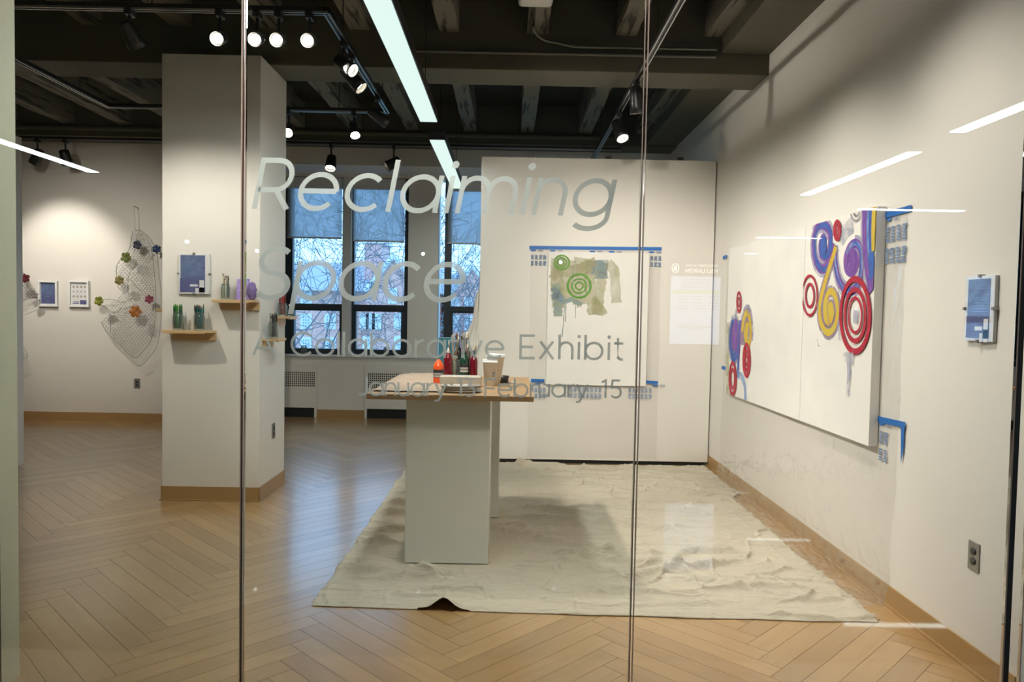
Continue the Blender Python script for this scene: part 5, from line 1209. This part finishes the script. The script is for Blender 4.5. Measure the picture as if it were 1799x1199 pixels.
# ================================================================== WIRE NETS WITH FLOWERS
def inside(p, poly):
    c = False; n = len(poly); x, y = p
    for i in range(n):
        (x1, y1), (x2, y2) = poly[i], poly[(i+1) % n]
        if (y1 > y) != (y2 > y) and x < (x2-x1)*(y-y1)/(y2-y1)+x1: c = not c
    return c
def flower_mb(r, mt, rr_):
    a = MB(); n = 70; petals = 5 if rr_.random() < 0.6 else 6; ph = rr_.uniform(0, 6)
    rings = [0.0, 0.35, 0.7, 1.0]; vs = [(0, -0.012, 0)]
    for k in rings[1:]:
        for i in range(n):
            an = 2*PI*i/n; f = 0.62+0.38*abs(math.cos(petals*(an+ph)/2))**0.5; q = r*k*f
            vs.append((q*math.cos(an), -0.012-0.010*math.sin(k*PI)*f+0.006*k*math.sin(petals*an*0.5+1), q*math.sin(an)))
    fs = [(0, 1+i, 1+(i+1) % n) for i in range(n)]
    for j in range(2):
        for i in range(n): fs.append((1+j*n+i, 1+(j+1)*n+i, 1+(j+1)*n+(i+1) % n, 1+j*n+(i+1) % n))
    a.add(vs, fs, mt, True); a.lathe([(0, 0), (r*0.14, 0), (r*0.1, r*0.12), (0, r*0.14)], mt, 10, Matrix.Translation((0, -0.014, 0)) @ Matrix.Rotation(PI/2, 4, 'X')); return a
def net(poly_px, cell, lab, flowers, rims, hang=None, seed=1):
    Yn = YB-0.10; poly = [(onY(x, y, Yn).x, onY(x, y, Yn).z) for x, y in poly_px]
    cx = sum(p[0] for p in poly)/len(poly); cz = sum(p[1] for p in poly)/len(poly)
    t = root('wire_net', (cx, YB, cz), lab, 'wire sculpture'); o = Vector(t.location)
    x0, x1 = min(p[0] for p in poly), max(p[0] for p in poly); z0, z1 = min(p[1] for p in poly), max(p[1] for p in poly)
    def warp(x, z): return Vector((x+0.012*noise.noise(Vector((x*9, z*9, seed))), Yn-0.05*noise.noise(Vector((x*3, z*3, seed+2)))-0.02*math.sin(x*14+z*5), z+0.012*noise.noise(Vector((x*9, z*9, seed+5)))))-o
    a = MB(); h = cell; wv = cell*0.60; row = 0; z = z0
    # hexagonal twist pattern: short vertical twists joined by slanting wires
    while z < z1+h:
        xoff = 0 if row % 2 == 0 else wv; x = x0-wv*2+xoff
        while x < x1+wv*2:
            A = (x, z); B_ = (x, z+h*0.42); C1 = (x-wv, z+h*0.42+h*0.33); C2 = (x+wv, z+h*0.42+h*0.33)
            for p, q, rd in ((A, B_, 0.0024), (B_, C1, 0.0018), (B_, C2, 0.0018)):
                if inside(p, poly) and inside(q, poly): a.tube([warp(*p), warp(*q)], rd, M['wire'], 3, False, False)
            x += 2*wv
        z += h*0.75; row += 1
    part('wire_mesh', a, t)
    a = MB()
    for rm in rims:
        pts = [onY(x, y, Yn-0.012) for x, y in smooth(rm, 5)]; a.tube([p-o for p in pts], 0.0032, M['wire'], 5)
    if hang: pts = [onY(x, y, Yn) for x, y in hang]; a.tube([p-o for p in pts], 0.002, M['wire'], 5); pt = pts[0]-o; a.tube([pt, pt+Vector((0, 0.095, 0.0))], 0.004, M['steel'], 6)
    part('rim_wire', a, t)
    rq = random.Random(seed)
    for (x, y, rpx, mt, lb) in flowers:
        P = onY(x, y, Yn-0.04); f = flower_mb(rpx*Yn/F_PX, M[mt], rq); f = part('flower', f, t, lb); f.location = P-o
net([(237, 404), (248, 407), (258, 420), (266, 440), (270, 470), (274, 520), (272, 560), (267, 595), (252, 615), (240, 629), (228, 625), (205, 605), (184, 580), (178, 566), (188, 548), (190, 530), (205, 527), (218, 510), (205, 498), (206, 465), (214, 455), (225, 440), (229, 418)],
    0.0315, 'crumpled grey wire net with seven bright flowers hanging left of the pillar',
    [(242, 430.5, 8, 'f_ink', 'dark grey flower'), (276, 438, 8, 'f_blue', 'dark blue flower'), (222, 452.5, 9.5, 'f_olive', 'olive green flower'), (210.5, 493, 8.5, 'f_gold', 'mustard flower'), (174.5, 529, 8.5, 'f_yg', 'yellow green flower'), (263, 526, 8, 'f_rose', 'rose flower'), (238.5, 547.5, 11, 'f_orange', 'orange flower')],
    [[(233, 406), (226, 440), (206, 465), (206, 500), (215, 512), (224, 520)], [(177, 527), (195, 526), (215, 531), (232, 524)], [(224, 490), (236, 498), (242, 507), (250, 515)], [(180, 537), (190, 545), (194, 560), (194, 585)],
     [(178, 566), (186, 582), (205, 602), (225, 622), (238, 629), (252, 616), (266, 596), (272, 565), (274, 520), (270, 470), (264, 430), (250, 408), (236, 404)], [(255, 449), (262, 440), (272, 437)]],
    [(235, 363), (237, 385), (237, 405)], 1)
net([(28, 475), (40, 478), (46, 490), (58, 498), (64, 515), (58, 524), (46, 527), (35, 530), (28, 528)], 0.03, 'small piece of wire net with a wine flower at far left',
    [(46, 489, 8, 'f_wine', 'wine red flower'), (62, 519, 6.5, 'f_silver', 'silvery flower')], [[(38, 474), (48, 492), (60, 508), (64, 518), (52, 524), (38, 530)]], None, 4)
net([(28, 600), (38, 605), (45, 615), (48, 625), (42, 630), (28, 628)], 0.03, 'lower corner of the wire net behind the far left partition', [], [[(34, 600), (46, 618), (48, 628), (38, 631)]], None, 6)

# ================================================================== CORRIDOR BEHIND THE CAMERA (seen mirrored in the glass)
GY2 = 2*GLASS_Y
def virt(px, py, Z=None, Y=None):
    """point of the corridor whose mirror image in the glass shows at a pixel"""
    p = onZ(px, py, Z) if Z is not None else onY(px, py, Y); return Vector((p.x, GY2-p.y, p.z))
mb = MB(); mb.box((-9, -16, -0.05), (9, 2.3, 0.0), M['terrazzo']); mb.box((-9, 2.3, -0.05), (9, GLASS_Y, 0), M['terrazzo']) if False else None; struct('floor', mb)
mb = MB(); mb.box((-9, -16, 3.05), (9, GLASS_Y+0.01, 3.15), M['corridor']); struct('ceiling', mb)
ys = virt(1222, 545, Y=9.30).y
mb = MB(); mb.box((-9, ys-0.2, 0), (2.95, ys-0.07, 3.05), M['corridor']); struct('wall_corridor', mb)
mb = MB(); mb.box((-9, -16, 0), (9, -15.9, 3.05), M['corridor']); mb.box((-9.1, -16, 0), (-9, GLASS_Y, 3.05), M['corridor']); mb.box((9, -16, 0), (9.1, GLASS_Y, 3.05), M['corridor']); struct('wall_corridor_end', mb)
mb = MB(); mb.box((2.06, GLASS_Y, 0), (9, GLASS_Y+0.2, 3.7), M['corridor']); mb.box((-9, GLASS_Y-0.05, 0), (jx0, GLASS_Y+0.01, 3.7), M['corridor']); mb.box((-9, 2.3, 3.15), (9, GLASS_Y+0.01, 3.8), M['corridor']); struct('wall_corridor_front', mb)
ZC = 2.84
def clin(pa, pb, w_, lab):
    A = virt(*pa, Z=ZC); B_ = virt(*pb, Z=ZC)
    if abs(A.x-B_.x) > abs(A.y-B_.y): y = (A.y+B_.y)/2; linear_light(min(A.x, B_.x), max(A.x, B_.x), y-w_/2, y+w_/2, ZC, lab, 'linear_c', 0.13, 'linear lights of the corridor')
    else: x = (A.x+B_.x)/2; linear_light(x-w_/2, x+w_/2, min(A.y, B_.y), max(A.y, B_.y), ZC, lab, 'linear_c', 0.13, 'linear lights of the corridor')
clin((1405, 343), (1622, 268), 0.12, 'corridor light mirrored in the glass right of centre')
A = virt(1685, 232, Z=ZC); linear_light(A.x-0.06, A.x+0.06, A.y, A.y+2.44, ZC, 'corridor light mirrored at the right edge of the glass', 'linear_c', 0.13, 'linear lights of the corridor')
clin((1508, 368.5), (1694, 371), 0.12, 'crosswise corridor light mirrored above the near canvas')
clin((1328, 418), (1444, 419), 0.12, 'crosswise corridor light farther back, mirrored above the wide canvas')
clin((1289, 445.5), (1329, 446.5), 0.12, 'farthest tiny crosswise corridor light mirrored at the corner of the wide canvas')
A = virt(163, 303, Z=ZC); linear_light(A.x-0.06, A.x+0.06, A.y, A.y+2.44, ZC, 'corridor light mirrored at the left edge of the glass', 'linear_c', 0.13, 'linear lights of the corridor')
# display screen with heading
yw = ys-0.07
t = root('display_screen', (virt(1222, 545, Y=9.30).x, yw, 0.99), 'lit portrait screen with a schedule on the corridor wall', 'screen'); o = Vector(t.location)
A = virt(1180, 485, Y=9.3); B_ = virt(1264, 606, Y=9.3); xs0, xs1 = min(A.x, B_.x), max(A.x, B_.x); zs0, zs1 = B_.z, A.z
M['screen'] = em('screen_white', (0.50, 0.66, 1.0), 3.4); M['screen_g'] = em('screen_grey', (0.35, 0.42, 0.55), 2.4); M['screen_green'] = em('screen_green', (0.45, 0.75, 0.35), 2.6); M['sign_white'] = em('sign_white', (0.8, 0.85, 0.8), 7.0)
a = MB(); a.box((xs0-0.03-o.x, 0, zs0-0.03-o.z), (xs1+0.03-o.x, 0.05, zs1+0.22-o.z), M['black'], 0.004); part('bezel', a, t)
a = MB(); a.box((xs0-o.x, 0.05, zs0-o.z), (xs1-o.x, 0.054, zs1-o.z), M['screen'])
W_ = xs1-xs0; Hh = zs1-zs0
def sb(u0, u1, v0, v1, mt): a.box((xs1-u1*W_-o.x, 0.0542, zs1-v1*Hh-o.z), (xs1-u0*W_-o.x, 0.056, zs1-v0*Hh-o.z), M[mt])
for k in range(6): sb(0.2-0.02*(k % 2), 0.8+0.02*(k % 2), 0.04+0.03*k, 0.05+0.03*k, 'screen_g')
sb(0.03, 0.97, 0.21, 0.255, 'screen_green')
for r_ in range(5):
    for c_ in range(3): sb(0.06+0.3*c_, 0.26+0.3*c_-0.03*(r_ % 2), 0.29+0.045*r_, 0.302+0.045*r_, 'screen_g')
sb(0.15, 0.85, 0.72, 0.73, 'screen_g'); sb(0.1, 0.9, 0.745, 0.755, 'screen_g'); sb(0.3, 0.7, 0.77, 0.78, 'screen_g')
part('screen', a, t)
def text_obj(txt, size, loc, par, nm, mat, rot):
    cu = bpy.data.curves.new(nm, 'FONT'); cu.body = txt; cu.size = size; cu.align_x = 'CENTER'; ob = bpy.data.objects.new(nm, cu); C.objects.link(ob)
    dg = bpy.context.evaluated_depsgraph_get(); me = bpy.data.meshes.new_from_object(ob.evaluated_get(dg)); bpy.data.objects.remove(ob)
    me.materials.clear(); me.materials.append(mat); o2 = bpy.data.objects.new(nm, me); C.objects.link(o2); o2.parent = par; o2.location = loc; o2.rotation_euler = rot; return o2
cxs = (xs0+xs1)/2-o.x
text_obj('WELCOME TO THE', 0.047, (cxs+0.07, 0.052, zs1+0.12-o.z), t, 'heading', M['sign_white'], (R(90), 0, PI))
text_obj('MSU UNION', 0.075, (cxs+0.07, 0.052, zs1+0.045-o.z), t, 'heading', M['sign_white'], (R(90), 0, PI))
a = MB(); X = Matrix.Translation((cxs-0.26, 0.052, zs1+0.10-o.z)) @ Matrix.Rotation(PI/2, 4, 'X')
vs, fs = ribbon(arc(0, 0, 0.042, 0.055, 0, 360, 24), 0.01); a.add([X @ Vector((v[0], v[1], 0)) for v in vs], fs, M['sign_white'])
a.add([X @ Vector(v) for v in ((-0.02, -0.03, 0), (0.02, -0.03, 0), (0.014, 0.02, 0), (0, 0.035, 0), (-0.014, 0.02, 0))], [(0, 1, 2, 3, 4)], M['sign_white']); part('emblem', a, t, 'white oval emblem')

# pendant globe lamps far down the corridor: the small sparkles in the glass
for px, py, lab in ((328, 425, 'leftmost tiny corridor pendant mirrored on the pillar'), (451, 441, 'tiny corridor pendant mirrored right of the left glass joint'), (743, 446, 'tiny corridor pendant mirrored on the window pier'), (985, 461, 'tiny corridor pendant mirrored on the green ring painting')):
    P = virt(px, py, Z=2.28)
    if P.y < ys+0.1: P = virt(px, py, Y=8.9)
    t = root('pendant_lamp', P, lab, 'pendant lamp', 'pendant lamps of the corridor')
    a = MB(); a.tube([(0, 0, 0.03), (0, 0, 3.05-P.z)], 0.003, M['black'], 6); part('cord', a, t)
    a = MB(); a.lathe([(0.022*math.sin(q*PI/10), -0.022*math.cos(q*PI/10)) for q in range(11)], M['linear_c'], 14); part('globe', a, t)

# ================================================================== OUTSIDE
mb = MB(); mb.box((-120, 11, -5.2), (120, 160, -5.0), M['grass']); o = mb.build('lawn'); tag(o, kind='structure')
def house(Y, x0, x1, zb, ze, zr, lab, gable=None, wins=(), tower=None, depth=12):
    t = root('brick_building', ((x0+x1)/2, Y, zb), lab, 'building'); o = Vector(t.location)
    a = MB(); a.box((x0-o.x, 0, 0), (x1-o.x, depth, ze-zb), M['brick']); part('wall', a, t)
    a = MB(); h = zr-ze
    vs = [(x0-0.4-o.x, -0.5, ze-zb), (x1+0.4-o.x, -0.5, ze-zb), (x1+0.4-o.x, depth+0.5, ze-zb), (x0-0.4-o.x, depth+0.5, ze-zb), (x0-0.4-o.x, depth/2, zr-zb), (x1+0.4-o.x, depth/2, zr-zb)]
    a.add(vs, [(0, 1, 5, 4), (2, 3, 4, 5), (0, 4, 3), (1, 2, 5), (0, 3, 2, 1)], M['slate']); part('roof', a, t)
    if gable:
        gx0, gx1, gz = gable; gm = (gx0+gx1)/2; a = MB()
        vs = [(gx0-o.x, -1.2, 0), (gx1-o.x, -1.2, 0), (gx1-o.x, -1.2, ze-zb), (gm-o.x, -1.2, gz-zb), (gx0-o.x, -1.2, ze-zb)]; vs += [(v[0], depth/2, v[2]) for v in vs]
        a.add(vs, [(0, 1, 2, 3, 4), (9, 8, 7, 6, 5), (1, 6, 7, 2), (0, 4, 9, 5)], M['brick']); a.add([vs[k] for k in (2, 7, 8, 3, 9, 4)], [(0, 1, 2, 3), (3, 2, 4, 5)], M['slate']); part('gable', a, t)
        a = MB()
        for s_ in (gx0, gx1): a.tube([(s_-o.x, -1.25, ze-zb), (gm-o.x, -1.25, gz-zb)], 0.16, M['stone'], 6)
        part('gable_coping', a, t)
    if tower:
        tx0, tx1, tz = tower; a = MB(); a.box((tx0-o.x, 2, 0), (tx1-o.x, 5, tz-zb), M['brick']); a.box((tx0-0.15-o.x, 1.85, tz-zb), (tx1+0.15-o.x, 5.15, tz-zb+0.3), M['stone']); part('chimney', a, t)
    for (wx_, wz_, ww, wh, dy) in wins:
        a = MB(); yq = -dy; a.box((wx_-ww/2-0.12-o.x, yq-0.06, wz_-wh/2-0.12-zb), (wx_+ww/2+0.12-o.x, yq+0.02, wz_+wh/2+0.12-zb), M['stone'])
        f_ = part('window', a, t); a = MB()
        for i in range(3):
            for j in range(4):
                u0_ = wx_-ww/2+ww*i/3+0.04; v0_ = wz_-wh/2+wh*j/4+0.04; a.box((u0_-o.x, yq-0.08, v0_-zb), (u0_+ww/3-0.08-o.x, yq-0.05, v0_+wh/4-0.08-zb), M['far_pane'])
        part('pane', a, f_)
def W3(px, py, Y): p = onY(px, py, Y); return p.x, p.z
def wins_at(lst, Y, wpx, hpx, dy=0): return [(*W3(x, y, Y-dy), wpx*Y/F_PX, hpx*Y/F_PX, dy) for x, y in lst]
Yh = 42.0
xg0, zg0 = W3(650, 500, Yh); xg1, _ = W3(745, 500, Yh); _, zgp = W3(690, 452, Yh); _, zev = W3(600, 512, Yh); _, zrd = W3(600, 462, Yh+6)
tx0, _ = W3(628, 450, Yh); tx1, _ = W3(660, 450, Yh); _, ttz = W3(640, 428, Yh+2)
house(Yh, W3(470, 500, Yh)[0], W3(760, 500, Yh)[0], -5, zev, zrd, 'brick building with a gable and chimney seen through the left windows', (xg0, xg1, zgp),
      wins_at([(538, 522), (538, 565), (538, 606), (580, 565), (580, 606), (612, 522)], Yh, 13, 20)+wins_at([(640, 565), (651, 565), (662, 565), (645, 605), (690, 520), (700, 565), (700, 604)], Yh, 8, 20, 1.25), (tx0, tx1, ttz))
x0_, ze_ = W3(780, 520, 48); x1_, _ = W3(900, 520, 48)
house(48, x0_, x1_, -5, ze_, W3(800, 480, 54)[1], 'brick building with steep gable seen through the right window', (W3(792, 520, 48)[0], W3(870, 520, 48)[0], W3(830, 470, 48)[1]),
      wins_at([(800, 536), (823, 536), (800, 568), (823, 568), (800, 604), (823, 604)], 48, 8, 20, 1.25))
def tree(base, H_, seed, lab, lean=0.0, spread=0.6):
    rq = random.Random(seed); mb = MB(); cnt = [0]
    def br(p, d, L_, r, lvl):
        if lvl > 7 or cnt[0] > 850: return
        cnt[0] += 1; pts = [p]; dd = d.copy(); n = 4
        for k in range(n):
            dd = (dd+Vector((rq.gauss(0, 0.08), rq.gauss(0, 0.08), rq.gauss(0.02, 0.10)))).normalized(); pts.append(pts[-1]+dd*L_/n)
        rads = [r*(1-0.45*k/n) for k in range(n+1)]
        rads = [max(q_, 0.008) for q_ in rads]; mb.tube(pts, rads, M['bark'], 6 if lvl < 3 else 3, False)
        nb = 2 if lvl < 1 else rq.choice([2, 3, 3])
        for k in range(nb):
            ax = Vector((rq.gauss(0, 1), rq.gauss(0, 1), rq.gauss(0, 0.5))).normalized(); an = rq.uniform(0.35, spread+0.35)
            nd = (dd*math.cos(an)+ax.cross(dd).normalized()*math.sin(an)).normalized(); st = pts[-1] if k == 0 else pts[rq.choice([2, 3, 4])]
            br(st, nd, L_*rq.uniform(0.68, 0.9), rads[-1]*rq.uniform(0.6, 0.85), lvl+1)
    br(Vector((0, 0, 0)), Vector((lean, 0, 1)).normalized(), H_*0.27, H_*0.014, 0)
    o = mb.build('bare_tree'); o.location = base; tag(o, lab, 'tree', 'bare trees outside the windows')
tree((-5.6, 17, -5), 11.5, 3, 'bare winter tree outside seen through the leftmost window', 0.15, 0.8)
tree((-3.3, 18, -5), 12, 8, 'bare winter tree outside seen through the second window', -0.1, 0.8)
tree((-0.9, 19, -5), 11.5, 14, 'bare winter tree outside seen through the rightmost window', -0.05, 0.8)
tree((-6.8, 25, -5), 13, 27, 'bare tree standing farther back, close to the brick building', 0.1, 0.8)
tree((-2.9, 26, -5), 13, 31, 'bare tree farther back between the two brick gables', 0.0, 0.8)
